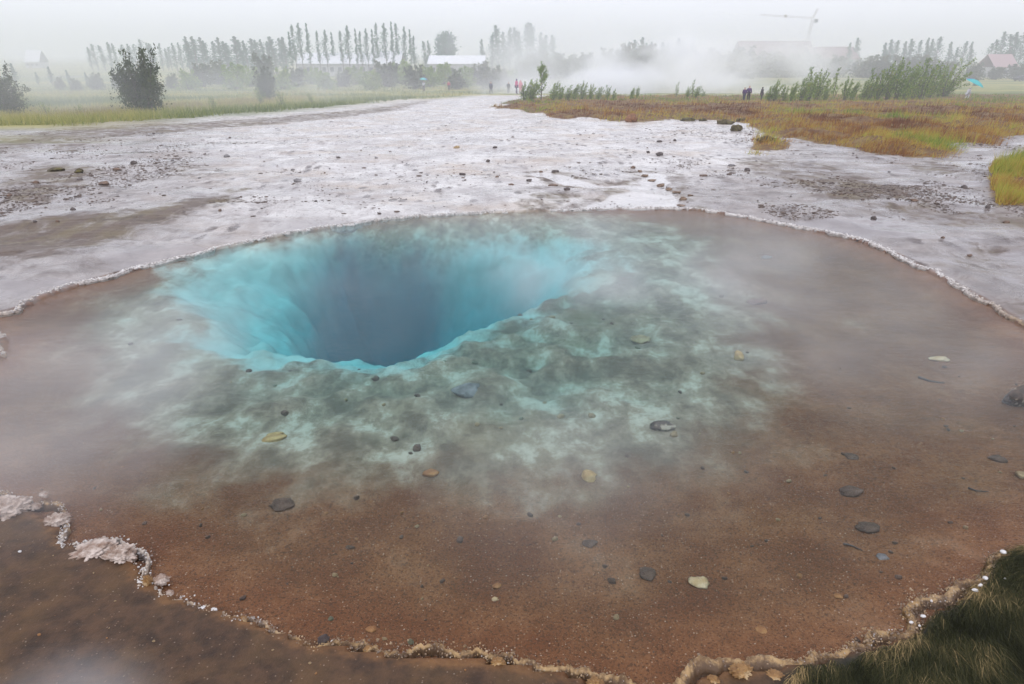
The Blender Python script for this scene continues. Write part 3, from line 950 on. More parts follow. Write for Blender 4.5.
scatter_pebbles(22, None, 1.5, 3.0, -2.4, .4, [M_TAN, M_ORG, M_TAN], "tiny pale grain on the wet brown mud outside the rim", "tiny grains on the near mud", .005, .012, 404,
                lambda k, x, y: k['sdp'][0] < -.05)


def crust(px, py, wpx, hpx, mat, label, seed, dz=0.0, knobs=60, flat=.6, dep_k=.8):
    p = at_z(px, py, .02); p = Vector(p)
    k = dist_px(p); w = wpx * k
    rg = np.random.default_rng(seed)
    v, f = ICO5
    dirs = rg.normal(size=(knobs, 3)); dirs /= np.linalg.norm(dirs, axis=1)[:, None]
    knobs *= 4
    dirs = rg.normal(size=(knobs, 3)); dirs /= np.linalg.norm(dirs, axis=1)[:, None]
    amp = rg.uniform(.10, .30, knobs); wd = rg.uniform(.06, .15, knobs)
    ang = np.arccos(np.clip(v @ dirs.T, -1, 1))
    kb = np.sqrt(np.clip(1 - (ang / wd) ** 2, 0, None)) * amp
    r = .62 + .25 * noise3(v, 1.2, seed) + kb.max(1)
    h = max(hpx * k * flat * 1.25, .022)
    vv = v * r[:, None] * np.array([w * .5, w * .5 * dep_k, h * .5])
    o = mesh_np("sinter_crust", vv, f, mat, True)
    o.location = (p.x, p.y, .012 + h * .16 + dz); o.rotation_euler = (0, 0, rg.uniform(-.6, .6))
    tag(o, label, "mineral crust")
    return o


crust(8, 512, 48, 34, M_CRW, "pinkish white knobbly crust, the broad mass at the start of the near rim", 3, knobs=110)
crust(44, 494, 14, 9, M_CRW, "small white crust knob standing off the broad pinkish mass", 5, knobs=30)
crust(35, 506, 16, 10, M_CRW, "white crust chip between the broad pinkish mass and the tan nub", 6, knobs=30)
crust(57, 521, 30, 20, M_CRW, "tan and white crust nub jutting into the brown water", 7)
crust(94, 550, 56, 18, M_CRW, "pale scalloped crust ledge, the longest along the near rim", 9, knobs=120, flat=.45)
crust(122, 556, 40, 28, M_CRW, "white frilled crust lump at the outer corner of the long ledge", 11, knobs=110)
crust(148, 583, 15, 18, M_CRG, "golden crust nub next to the pair of white bead lumps", 13, flat=.8)
crust(161, 580, 20, 15, M_CRW, "white bead-like crust lump beyond the golden nub", 15, knobs=40)
crust(170, 592, 11, 9, M_CRW, "little white bead crust just past the bigger bead lump", 16, knobs=26)
crust(203, 608, 14, 8, M_WHT, "bright white crust bead on the thin golden rim", 17, knobs=26)
crust(214, 609, 9, 8, M_WHT, "smaller bright white bead beside its twin on the golden rim", 19, knobs=20)
crust(244, 618, 13, 8, M_CRG, "golden crust knot on the thin near rim", 21)
crust(323, 640, 14, 12, M_DRK, "dark crust knob interrupting the golden rim", 23, flat=.9)
crust(368, 648, 12, 9, M_CRG, "pale gold crust nub past the dark knob", 24)
crust(498, 662, 20, 12, M_CRG, "gold and white crust lump at the far bend of the golden rim", 25)
crust(596, 684, 24, 16, M_CRG, "golden crust lump cut off at the picture's lower edge", 27)
crust(741, 672, 32, 22, M_CRG, "large yellowish crust lump by the bottom of the pool", 29, knobs=80)
crust(714, 680, 16, 14, M_CRG, "small yellowish crust lump beside the large one", 31)
crust(775, 676, 26, 12, M_CRG, "low golden crust shelf between the yellowish lump and the grass", 33)
for px, py, w, lb in [(1003, 553, 9, "topmost white pebble on the straw edge of the dark grass"), (985, 579, 8, "white pebble in the notch of the grassy edge, upper of three"),
                      (980, 586, 7, "white pebble in the notch of the grassy edge, middle of three"), (975, 591, 8, "white pebble in the notch of the grassy edge, lowest of three"),
                      (911, 623, 6, "white pebble at the tip of the straw-coloured spur"), (923, 617, 7, "round white pebble inside the straw-coloured spur"),
                      (1005, 579, 4, "tiny white pebble lying in the dark grass"), (20, 552, 5, "bright white chip alone on the brown mud")]:
    q = Vector(at_z(px, py, .03))
    stone(px, py, w * .72, w * .55, M_WHT, lb, p=q, sink=.2, rough=.2, facet=.2, name="pebble", cat="pebble")


# twigs under and on the water
def stick(pts, r, mat, label):
    bm = bmesh.new()
    rings = []
    for i, p in enumerate(pts):
        a = Vector(pts[max(i - 1, 0)]); b = Vector(pts[min(i + 1, len(pts) - 1)])
        d = (b - a).normalized(); u = d.cross(Vector((0, 0, 1))).normalized(); w = u.cross(d)
        rr = r * (1 - .6 * i / (len(pts) - 1))
        rings.append([bm.verts.new(Vector(p) + (u * math.cos(t) + w * math.sin(t)) * rr) for t in [k * math.pi / 3 for k in range(6)]])
    for a, b in zip(rings[:-1], rings[1:]):
        for k in range(6): bm.faces.new((a[k], a[(k + 1) % 6], b[(k + 1) % 6], b[k]))
    bm.faces.new(rings[0][::-1]); bm.faces.new(rings[-1])
    o = bm_obj("twig", bm, mat, smooth=True)
    return tag(o, label, "twig")


def stick_px(pp, r, label, dz=.008):
    stick([hit(x, y) + Vector((0, 0, dz)) for x, y in pp], r, M_DRK, label)


stick_px([(918, 378), (930, 382), (944, 384)], .009, "thin dark twig under water beyond the big dark rock")
stick_px([(843, 545), (852, 547), (862, 552)], .005, "thin dark twig next to the round dark stone")
stick_px([(968, 489), (976, 492), (988, 493)], .005, "thin dark twig on the bed by the grassy bank")

# ------------------------------------------------------------------ dark grit and clods washed over the flats: uncountable
def build_gravel():
    rg = np.random.default_rng(31)
    n = 110000
    y = 1 / rg.uniform(1 / 34, 1 / 8.6, n); x = rg.uniform(-.85, .85, n) * y
    _, k = terrain(x, y)
    cl = fbm(x * .55, y * .28, 131, 5); fine = fbm(x * 2.2, y * 1.1, 137, 4)
    side = np.clip(sstep(.12, .30, x / y) + .75 * sstep(-.22, -.5, x / y) + .9 * sstep(1.6, .4, dseg(x, y, CHANNEL + TRICKLE)), 0.05, 1)
    pr = side * sstep(.50, .62, cl * .6 + fine * .4) + .012
    ok = (rg.uniform(size=n) < pr) & (k['sdp'] < -.18) & (k['sb'] < .1) & (k['sd2'] < .1)
    x, y = x[ok][:15000], y[ok][:15000]; n = len(x)
    iv, if_ = ico(1)
    s_ = rg.uniform(.003, .0125, n) * (1 + 2.2 * rg.uniform(size=n) ** 9) * (.7 + y * .028)
    sc = s_[:, None] * np.stack([rg.uniform(.8, 1.8, n), rg.uniform(.7, 1.5, n), rg.uniform(.25, .6, n)], 1)
    V = iv[None] * (1 + rg.normal(0, .17, (n, len(iv), 1))) * sc[:, None, :] + np.stack([x, y, gzs(x, y) + s_ * .12], 1)[:, None, :]
    F_ = (if_[None] + (np.arange(n) * len(iv))[:, None, None]).reshape(-1, 3)
    tag(mesh_np("gravel", V.reshape(-1, 3), F_, stone_mat("dark_grit", (.06, .04, .03), (.14, .095, .07), .55), False), kind='stuff')


build_gravel()

# ------------------------------------------------------------------ plants
def leaf_mat(name, a, b, dry=None):
    g = G(name)
    t = g.n('ShaderNodeAttribute', attribute_name="tint").outputs['Fac']
    c = g.mix(g.step(t, .1, .75), a, b)
    if dry: c = g.mix(g.step(t, .80, .92), c, dry)
    d = g.n('ShaderNodeBsdfDiffuse', {0: c})
    tr = g.n('ShaderNodeBsdfTranslucent', {0: c})
    mx = g.n('ShaderNodeMixShader', {0: .3, 1: d.outputs[0], 2: tr.outputs[0]})
    g.t.links.new(mx.outputs[0], g.out.inputs[0])
    return g.m


M_LEAF = leaf_mat("willow_leaf", (.10, .18, .028), (.27, .38, .065), (.38, .33, .08))
M_POP = leaf_mat("poplar_leaf", (.008, .085, .050), (.035, .160, .085))
M_DARKLEAF = leaf_mat("dark_leaf", (.038, .062, .024), (.10, .13, .05), (.18, .15, .06))
M_BARK = stone_mat("bark", (.06, .048, .038), (.14, .12, .10), .85)


def tube_np(path, radii, k=5):
    path = np.asarray(path, float); V, F = [], []
    for i, p in enumerate(path):
        d = path[min(i + 1, len(path) - 1)] - path[max(i - 1, 0)]
        d = d / (np.linalg.norm(d) + 1e-9)
        u = np.cross(d, [0.31, .95, .05]); u /= np.linalg.norm(u) + 1e-9; w = np.cross(d, u)
        for a in range(k):
            t = a * 2 * math.pi / k
            V.append(p + (u * math.cos(t) + w * math.sin(t)) * radii[i])
    for i in range(len(path) - 1):
        for a in range(k):
            F.append((i * k + a, i * k + (a + 1) % k, (i + 1) * k + (a + 1) % k, (i + 1) * k + a))
    return np.array(V), np.array(F)


def join_np(parts):
    V, F, n = [], [], 0
    for v, f in parts:
        V.append(v); F.append(f + n); n += len(v)
    return np.concatenate(V), np.concatenate(F)


def leaves_np(c, size, rg, up=.0, aspect=.5):
    """leaf-sized diamonds at centres c"""
    n = len(c)
    a = rg.normal(size=(n, 3)); a[:, 2] += up; a /= np.linalg.norm(a, axis=1)[:, None]
    b = np.cross(a, rg.normal(size=(n, 3))); b /= np.linalg.norm(b, axis=1)[:, None]
    s = (size * rg.uniform(.6, 1.35, n))[:, None]
    V = np.stack([c - a * s, c + b * s * aspect, c + a * s, c - b * s * aspect], 1).reshape(-1, 3)
    F = np.arange(4 * n).reshape(n, 4)
    tint = np.repeat(np.clip(rg.normal(.45, .25, n), 0, 1), 4)
    return V, F, tint


def plant(name, stems, leaf_c, lsize, mat, rg, up=0., aspect=.5, clump=None):
    """an Empty at the base with a trunk mesh and a crown mesh"""
    root = empty(name, (0, 0, 0))
    v, f = join_np(stems)
    mesh_np("trunk", v, f, M_BARK, True, parent=root)
    V, F, t = leaves_np(leaf_c, lsize, rg, up, aspect)
    if clump is not None: t = np.clip(t * .6 + np.repeat(clump, 4) * .4, 0, 1)
    mesh_np("crown", V, F, mat, False, {"tint": t}, parent=root)
    return root


def make_poplar(seed, H=1.0, width=.12, n=520, gap=.3, z0=.10):
    """a narrow spire one metre tall; scaled when planted"""
    rg = np.random.default_rng(seed)
    lean = rg.uniform(-.05, .01)
    zz = np.linspace(0, 1, 8)
    ax = lambda z: np.array([lean * z * z, .01 * math.sin(5 * z + seed), z])
    stems = [tube_np([ax(z) for z in zz], .011 * (1 - zz * .93) + .001)]
    C, cl = [], []
    z = z0
    while z < .985:
        r = width * (1 - z) ** .65 * min(1, (z + .06) * 3.5) * rg.uniform(.5, 1.15)
        a = rg.uniform(0, 6.28)
        p0 = ax(z); p1 = p0 + np.array([math.cos(a) * r * .8, math.sin(a) * r * .8, r * 1.7])
        if rg.uniform() > .35: stems.append(tube_np([p0, (p0 + p1) / 2 + [0, 0, -.004], p1], [.004, .003, .0012], 4))
        if rg.uniform() > gap:
            m = int(n / 34)
            t = rg.uniform(.15, 1.1, m)[:, None]
            c = p0 + (p1 - p0) * t + rg.normal(size=(m, 3)) * [r * .30, r * .30, r * .45]
            C.append(c); cl.append(np.full(m, rg.uniform()))
        z += rg.uniform(.016, .032)
    c = np.array([ax(q) for q in rg.uniform(.8, 1.01, 30)]) + rg.normal(size=(30, 3)) * [.006, .006, .004]
    C.append(c); cl.append(np.full(30, .5))
    return plant("poplar", stems, np.concatenate(C), .017, M_POP, rg, .4, .5, np.concatenate(cl))


def make_shrub(seed, nst=12, spread=.45, lean=(.12, 0), leaf=.034, per=110, mat=None, name="shrub", tall=.75, fluff=.085):
    """many upright whips from one base, one metre tall, spiky outline"""
    rg = np.random.default_rng(seed)
    stems, C, cl = [], [], []
    for s in range(nst):
        a = rg.uniform(0, 6.28); r0 = rg.uniform(0, .10) * spread * 2
        h = rg.uniform(tall * .6, 1.0) if s else 1.0
        out = spread * rg.uniform(.15, .75) * (1.1 - h * .45)
        b = np.array([math.cos(a) * r0, math.sin(a) * r0, -.02])
        path = [b + np.array([math.cos(a) * out * t ** 1.3 + lean[0] * t * t, math.sin(a) * out * t ** 1.3 + lean[1] * t * t, h * t]) for t in np.linspace(0, 1, 6)]
        stems.append(tube_np(path, np.linspace(.013, .002, 6), 4))
        path = np.array(path)
        m = int(per * (.6 + .6 * h))
        t = rg.uniform(.12, 1.03, m) ** .8
        i = np.clip((t * 5).astype(int), 0, 4); fr = (t * 5 - i)[:, None]
        c = path[i] * (1 - fr) + path[i + 1] * fr
        f = fluff * (1.15 - t)[:, None] + .012
        # side sprays rather than a smooth tube
        nb = 9; sp = rg.normal(size=(nb, 3)) * [1, 1, .5]
        c = c + sp[(t * nb).astype(int) % nb] * f * .8 + rg.normal(size=(m, 3)) * f * .8
        c[:, 2] = np.maximum(c[:, 2], .01)
        C.append(c); cl.append(np.full(m, rg.uniform()))
    return plant(name, stems, np.concatenate(C), leaf, mat or M_LEAF, rg, .7, .42, np.concatenate(cl))


def make_tree(seed, mat, name="round_tree", leaf=.024, n=4200, rx=.28, z0=.16):
    rg = np.random.default_rng(seed)
    stems = [tube_np([(0, 0, -.02), (0.01, 0, .2), (0, .01, .5), (.01, 0, .85)], [.03, .025, .016, .004], 6)]
    C, cl = [], []
    k = 46
    for q in range(k):
        d = rg.normal(size=3); d /= np.linalg.norm(d)
        rr = rg.uniform(.45, .95)
        c0 = np.array([d[0] * rx * rr, d[1] * rx * rr, z0 + (1 - z0) * (.5 + .47 * d[2] * rr)])
        if q % 3 == 0: stems.append(tube_np([(0, 0, max(.12, c0[2] - .25)), c0 * [.6, .6, 1] - [0, 0, .05], c0], [.010, .006, .002], 4))
        m = n // k
        C.append(c0 + rg.normal(size=(m, 3)) * [.055, .055, .05]); cl.append(np.full(m, rg.uniform()))
    return plant(name, stems, np.concatenate(C), leaf, mat, rg, .2, .5, np.concatenate(cl))


def hide_proto(o):
    """prototypes are used for the first plant; tracked here"""
    return {"o": o, "used": False}


def place(proto, p, h, wk, rz, label, cat, group):
    r = proto["o"] if not proto["used"] else copy_tree(proto["o"])
    proto["used"] = True
    r.location = p; r.rotation_euler = (0, 0, rz); r.scale = (h * wk, h * wk, h)
    tag(r, label, cat, group)
    return r


ORD = ["first", "second", "third", "fourth", "fifth", "sixth", "seventh", "eighth", "ninth", "tenth", "eleventh", "twelfth", "thirteenth", "fourteenth", "fifteenth",
       "sixteenth", "seventeenth", "eighteenth", "nineteenth", "twentieth", "twenty-first", "twenty-second", "twenty-third", "twenty-fourth", "twenty-fifth", "twenty-sixth",
       "twenty-seventh", "twenty-eighth", "twenty-ninth", "thirtieth"]

POPS = [hide_proto(make_poplar(500 + i, width=.13 + .04 * (i % 3), n=900 - 60 * (i % 3), gap=.08 + .08 * (i % 3))) for i in range(7)]
POPS += [hide_proto(make_poplar(560 + i, width=.12 + .02 * i, n=760, gap=.12, z0=.27)) for i in range(3)]
prg = np.random.default_rng(77)


def row_of_poplars(xs_tops, Yd, what, group, wk=1.0, idx=None):
    for i, (px, top) in enumerate(xs_tops):
        yd = Yd * prg.uniform(.95, 1.07); px = px + prg.uniform(-1.6, 1.6); top = top + prg.uniform(-2.0, 2.5)
        p = at_y(px, yd)
        k = dist_px(p)
        base_row = 342 - F_PX * math.tan(math.atan2(p.y * 0 + (p.z - CAM_H), p.y) + PITCH)
        h = (base_row - top) * k
        q = POPS[idx[i % len(idx)]] if idx else POPS[int(prg.integers(7))]
        place(q, p, h, wk * prg.uniform(.85, 1.2), prg.uniform(-.6, .6), ORD[i] + " " + what, "tree", group)


row_of_poplars([(93, 50), (100, 47), (107, 48), (113, 46), (120, 47), (127, 49), (133, 47), (139, 46), (146, 44), (152, 45), (157, 44), (163, 47), (168, 48), (173, 47), (179, 46), (184, 45)], 340,
               "misty poplar of the grove behind the big bush, counted toward the tall dense row", "misty poplars behind the big bush", 1.5)
row_of_poplars([(190, 38), (195, 41), (200, 41), (206, 42), (211, 41), (217, 43), (223, 42), (228, 43), (233, 44), (239, 41), (244, 42), (249, 43), (255, 43), (260, 42), (266, 40), (271, 42), (277, 41), (283, 41), (288, 39)], 300,
               "dark poplar of the dense row, counted toward the long white roof", "dense row of dark poplars", 2.1, [0, 3, 6])
row_of_poplars([(293, 37), (298, 29), (304, 28), (313, 30), (322, 33), (330, 34), (337, 35), (344, 36), (351, 30), (358, 31), (364, 34), (370, 35), (376, 36), (381, 29), (388, 27), (394, 27), (400, 30), (406, 33), (411, 36), (417, 38)], 252,
               "slender poplar along the long white roof, counted toward the round tree", "slender poplars by the long white roof", .85, [7, 8, 9])
row_of_poplars([(425, 46), (432, 44)], 300, "short poplar between the white roofs beside the round tree", "short poplars by the round tree", 1.3)
row_of_poplars([(484, 40), (491, 36), (497, 30), (503, 34), (509, 33), (515, 32), (520, 33), (526, 29), (533, 27), (540, 37), (546, 38), (552, 38)], 330,
               "pale poplar looming in steam past the small white roof, counted toward the steam cloud", "pale poplars in the steam", 1.6, [0, 1, 3])
row_of_poplars([(628, 46), (634, 43), (640, 41), (646, 43), (652, 42), (660, 45), (668, 44), (676, 41), (684, 43), (692, 46)], 330,
               "ghostly poplar inside the steam cloud, counted toward the crane", "ghostly poplars inside the steam cloud", 2.0, [0, 3])
row_of_poplars([(846, 44), (853, 42)], 300, "narrow poplar standing between crane and dense far row", "two narrow poplars near the crane", 1.5, [0, 3])
row_of_poplars([(882, 45), (887, 43), (892, 45), (901, 42), (908, 43), (914, 42), (921, 41), (927, 40), (933, 40), (945, 46), (952, 48), (960, 45), (966, 46)], 300,
               "hazy poplar above the bank's shrubs, counted away from the crane", "hazy poplars above the bank's shrubs", 1.7, [0, 3, 1])
row_of_poplars([(985, 46), (991, 41), (997, 37), (1003, 40), (1009, 38), (1015, 35), (1021, 37), (1027, 36)], 290,
               "poplar over the pink-roofed house, counted away from the crane", "poplars over the pink-roofed house", 1.5)

RT = hide_proto(make_tree(31, M_POP))
p = at_y(446, 290)
place(RT, p, 40 * dist_px(p), 1.0, 0, "dense round dark tree standing alone between the two white roofs", "tree", None)

# shrubs: the belt in front of the buildings, the meadow bushes, and the bank
BELT = [hide_proto(make_shrub(600 + i, 16, .6, (.02, 0), .05, 120, [M_DARKLEAF, M_LEAF][i % 2], "shrub", .6, .16)) for i in range(4)]
DARKBELT = BELT[0::2]
for i, (px, base, top, wk, dk) in enumerate([(190, 88, 70, 1.2, 0), (204, 88, 68, 1.3, 1), (220, 87, 66, 1.3, 1), (236, 90, 67, 1.2, 0), (252, 88, 70, 1.2, 0), (266, 92, 66, 1.0, 1), (284, 94, 74, 1.0, 0), (298, 88, 72, 1.4, 1), (313, 87, 72, 1.3, 0),
                                             (327, 87, 71, 1.3, 0), (342, 87, 72, 1.3, 1), (356, 87, 71, 1.3, 0), (371, 86, 69, 1.3, 0), (388, 85, 63, 1.2, 1), (402, 85, 64, 1.2, 0), (415, 84, 63, 1.2, 1), (429, 83, 64, 1.2, 0), (442, 83, 64, 1.2, 0),
                                             (455, 83, 65, 1.2, 1), (467, 82, 64, 1.2, 0), (478, 82, 62, 1.3, 1), (490, 83, 63, 1.3, 1), (502, 84, 68, 1.3, 1), (512, 85, 72, 1.2, 0)]):
    b = at_y(px, 150 + 20 * (i % 3)); k = dist_px(b)
    place(BELT[(0 if dk else 1) + 2 * (i % 2)], b, (base - top) * k * 1.08, wk, prg.uniform(0, 6), ORD[i] + " shrub of the belt before the white roofs, counted toward the walkers", "shrub", "shrub belt before the white roofs")
for px, base, top, Yd, wk, lb in [(60, 84, 72, 150, 1.1, "low dark shrub on the meadow before the grey road, first from the half-hidden bush"), (78, 86, 74, 140, 1.3, "broad low shrub on the meadow before the grey road, second from the half-hidden bush"),
                                  (97, 86, 70, 150, 1.3, "low shrub on the meadow just short of the big bush"), (118, 84, 70, 160, 1.2, "hazy shrub partly hidden behind the big bush"),
                                  (172, 86, 72, 160, 1.2, "hazy shrub on the far side of the big bush")]:
    b = at_y(px, Yd); place(BELT[0], b, (base - top) * dist_px(b), wk, prg.uniform(0, 6), lb, "shrub", None)
for px, top, lb in [(17, 60, "short dark conifer on the roadside, first beyond the half-hidden bush"), (39, 68, "stubby dark conifer on the roadside, second beyond the half-hidden bush"), (53, 63, "thin dark conifer on the roadside with a ragged tip"),
                    (70, 66, "tiny dark conifer on the roadside, third beyond the half-hidden bush"), (88, 68, "dark conifer on the roadside by the misty grove")]:
    b = at_y(px, 185); place(POPS[0], b, max(6, 80 - top) * dist_px(b), 2.4, 0.3, lb, "tree", None)
for px, base, top, Yd, wk, dk, lb in [(806, 75, 55, 260, 1.5, 0, "hazy dark shrub under the crane mast"), (835, 76, 56, 250, 1.6, 0, "hazy shrub mass before the red roofs"), (860, 76, 56, 250, 1.6, 0, "wide hazy shrub nearer the two narrow poplars"),
                                  (972, 78, 62, 230, 1.6, 0, "hazy dark shrub next to the pink-roofed house"), (995, 78, 66, 230, 1.7, 0, "low hazy shrub in front of the pink-roofed house"), (1015, 79, 64, 230, 1.5, 0, "hazy shrub between pink-roofed house and dark car"),
                                  (976, 81, 74, 180, .9, 1, "small dark shrub alone on the far grass behind the umbrella"), (945, 78, 62, 240, 1.6, 0, "hazy shrub rising behind the leaning willow")]:
    b = at_y(px, Yd); place(BELT[2 * (px % 2)], b, (base - top) * dist_px(b), wk, prg.uniform(0, 6), lb, "shrub", None)

WEED = hide_proto(make_shrub(720, 14, .55, (.03, 0), .028, 34, M_LEAF, "weedy_shrub", .5, .05))
for i, (px, base, top, Yd, wk) in enumerate([(522, 86, 66, 230, 1.3), (536, 86, 62, 235, 1.4), (552, 86, 60, 240, 1.4), (568, 86, 63, 240, 1.5), (590, 84, 61, 250, 1.5), (612, 84, 58, 250, 1.5), (634, 85, 53, 240, 1.5), (650, 85, 55, 240, 1.5), (672, 84, 58, 250, 1.5),
                                             (700, 84, 60, 250, 1.6), (722, 85, 57, 240, 1.5), (742, 85, 56, 240, 1.5), (764, 84, 60, 250, 1.5), (786, 84, 61, 250, 1.5), (880, 82, 60, 240, 1.6), (905, 82, 61, 240, 1.6), (928, 82, 60, 240, 1.6)]):
    b = at_y(px, Yd); place(BELT[(i % 2) * 2], b, (base - top) * dist_px(b), wk, prg.uniform(0, 6), ORD[i] + " dim shrub in the hazy thicket beyond the bank, counted from birch toward umbrella", "shrub", "hazy thicket beyond the bank")
BIG = hide_proto(make_shrub(701, 26, .62, (-.02, 0), .026, 300, M_DARKLEAF, "bush", .6, .13))
b = hit(146, 114); place(BIG, b, 60 * dist_px(b), .86, .4, "big dense bush alone on the misty meadow", "bush", None)
b = hit(267, 100); place(BIG, b, 31 * dist_px(b), .8, 4.0, "dark bush at the meadow edge in front of the shrub belt", "bush", None)
b = hit(8, 117); place(BIG, b, 48 * dist_px(b), 1.05, 2.1, "bush on the meadow half cut off by the frame edge", "bush", None)
for px, base, top, lb in [(48, 117, 104, "small weedy shrub in the meadow between the two big bushes"), (80, 116, 106, "low weedy shrub in the meadow at the big bush's foot"), (283, 107, 94, "pale weedy shrub at the meadow's edge by the sinter"), (215, 110, 98, "small weedy shrub past the big bush"),
                          (312, 104, 94, "yellowish weedy shrub on the meadow edge before the long white roof"), (262, 104, 90, "dark weedy shrub on the meadow edge in mist")]:
    b = hit(px, base); place(WEED, b, (base - top) * dist_px(b) * 1.1, 1.5, prg.uniform(0, 6), lb, "shrub", None)

WIL = [hide_proto(make_shrub(800 + i, 9 + 2 * (i % 3), .36, (.10 + .05 * (i % 3), 0), .030, 120, M_LEAF, "willow_shrub", .6, .075)) for i in range(6)]
LEANW = hide_proto(make_shrub(840, 12, .5, (.42, 0), .028, 110, M_LEAF, "willow_shrub", .55, .06))
THIN = hide_proto(make_shrub(850, 4, .35, (.06, 0), .030, 90, M_LEAF, "birch_sapling", .6, .07))
b = hit(541, 101)
rg_ = np.random.default_rng(5)


def make_birch(seed):
    rg = np.random.default_rng(seed)
    ax = lambda z: np.array([.02 * math.sin(3 * z), 0, z])
    stems = [tube_np([ax(z) for z in np.linspace(-.02, 1, 8)], np.linspace(.020, .003, 8))]
    C = []
    for q in range(22):
        z = rg.uniform(.12, .92); a = rg.uniform(0, 6.28); r = .42 * (1.02 - z) ** .8 * rg.uniform(.6, 1.1)
        p1 = ax(z) + np.array([math.cos(a) * r, math.sin(a) * r, r * .75])
        stems.append(tube_np([ax(z), (ax(z) + p1) / 2 - [0, 0, .015], p1], [.008, .005, .002], 4))
        t = rg.uniform(.3, 1.05, 85)[:, None]
        C.append(ax(z) + (p1 - ax(z)) * t + rg.normal(size=(85, 3)) * .026)
    C.append(np.array([ax(z) for z in rg.uniform(.8, 1.03, 60)]) + rg.normal(size=(60, 3)) * .02)
    return plant("birch_tree", stems, np.concatenate(C), .021, M_LEAF, rg, .4, .5)


BIRCH = hide_proto(make_birch(61))
place(BIRCH, b, 35 * dist_px(b), .85, .3, "young birch, tallest plant at the tip of the grassy bank", "tree", None)
bank_a = [(524, 100, 85, 1.4), (531, 100, 82, 1.4), (553, 100, 84, 1.2), (560, 100, 87, 1.2), (567, 100, 87, 1.2), (574, 99, 86, 1.2), (582, 99, 84, 1.1), (590, 99, 86, 1.1), (598, 99, 88, 1.2), (607, 99, 87, 1.0), (613, 99, 90, 1.1), (631, 99, 89, 1.0), (637, 98, 88, .8),
          (687, 97, 88, 1.3), (696, 97, 87, 1.2), (703, 97, 91, 1.3)]
for i, (px, base, top, wk) in enumerate(bank_a):
    b = hit(px, base); place(WIL[i % 6], b, (base - top) * dist_px(b) * 1.1, wk, prg.uniform(-.5, .5), ORD[i] + " low willow along the bank's crest, counted from birch to couple", "shrub", "low willows on the bank crest")
for px, base, top, lb in [(676, 97, 83, "thin bushy sapling on the bank crest, alone above low willows"), (692, 97, 81, "spindly bare sapling on the bank crest next to the bushy one"), (833, 98, 70, "sapling with a tufted top rising between two willow masses on the bank")]:
    b = hit(px, base); place(THIN, b, (base - top) * dist_px(b), .9, prg.uniform(-.5, .5), lb, "sapling", None)
bank_b = [(768, 101, 86, 1.2), (774, 101, 82, 1.0), (783, 101, 87, 1.1), (791, 101, 84, 1.0), (800, 101, 75, .9), (808, 101, 71, .9), (816, 100, 73, .8), (824, 100, 82, 1.0), (844, 100, 80, 1.0), (851, 100, 83, 1.0), (862, 100, 78, .9), (869, 100, 72, .8),
          (877, 100, 69, .85), (886, 100, 66, .85), (895, 100, 64, .85), (904, 100, 67, .85), (912, 99, 64, .8), (921, 99, 63, .8), (929, 98, 66, .8), (938, 97, 68, .8)]
for i, (px, base, top, wk) in enumerate(bank_b):
    b = hit(px, base); place(WIL[(i * 5 + 2) % 6], b, (base - top) * dist_px(b) * 1.06, wk, prg.uniform(-.4, .4), ORD[i] + " bright willow along the bank, counted from couple to umbrella", "shrub", "bright willows on the bank")
b = hit(944, 97); place(LEANW, b, 36 * dist_px(b), .9, 0, "tall willow leaning hard downwind at the umbrella end of the bank", "shrub", None)

# ------------------------------------------------------------------ grass as ground cover
def blades(name, base, h, w, lean, tint, mat, segs=1, kind='stuff', label=None):
    """base (N,3), height, width, lean vectors (N,2)"""
    n = len(base)
    a = rng.uniform(0, math.pi, n)
    side = np.stack([np.cos(a), np.sin(a), np.zeros(n)], 1) * w[:, None] * .5
    lv = np.stack([lean[:, 0], lean[:, 1], np.zeros(n)], 1)
    up = np.array([0, 0, 1.0])
    if segs == 1:
        V = np.stack([base - side, base + side, base + lv + up * h[:, None]], 1).reshape(-1, 3)
        F = np.arange(3 * n).reshape(n, 3); T = np.repeat(tint, 3)
    else:
        m1 = base + lv * .45 + up * (h * .85)[:, None]; m2 = base + lv + up * (h * .75)[:, None]
        V = np.stack([base - side, base + side, m1 + side * .8, m1 - side * .8, m2 + side * .15, m2 - side * .15], 1).reshape(-1, 3)
        i = np.arange(n)[:, None] * 6
        F = np.concatenate([i + [0, 1, 2, 3], i + [3, 2, 4, 5]]); T = np.repeat(tint, 6)
    o = mesh_np(name, V, F, mat, False, {"tint": T})
    return tag(o, kind=kind)


def grass_mat(name, cols, stops):
    g = G(name)
    t = g.n('ShaderNodeAttribute', attribute_name="tint").outputs['Fac']
    r = g.n('ShaderNodeValToRGB', {0: t})
    cr = r.color_ramp
    while len(cr.elements) < len(cols): cr.elements.new(.5)
    for e, c, s_ in zip(cr.elements, cols, stops): e.position = s_; e.color = (*c, 1)
    d = g.n('ShaderNodeBsdfDiffuse', {0: r.outputs[0]}); tr = g.n('ShaderNodeBsdfTranslucent', {0: r.outputs[0]})
    mx = g.n('ShaderNodeMixShader', {0: .25, 1: d.outputs[0], 2: tr.outputs[0]})
    g.t.links.new(mx.outputs[0], g.out.inputs[0])
    return g.m


M_BANKG = grass_mat("bank_grass", [(.13, .052, .026), (.32, .145, .050), (.50, .37, .085), (.33, .37, .060), (.14, .23, .032)], [0, .3, .55, .78, 1])
M_MEADG = grass_mat("meadow_grass", [(.12, .17, .055), (.24, .28, .09), (.46, .42, .15), (.32, .26, .11)], [0, .35, .7, 1])
M_MATG = grass_mat("dark_mat", [(.018, .019, .010), (.05, .052, .024), (.13, .11, .05), (.46, .33, .16)], [0, .45, .75, 1])


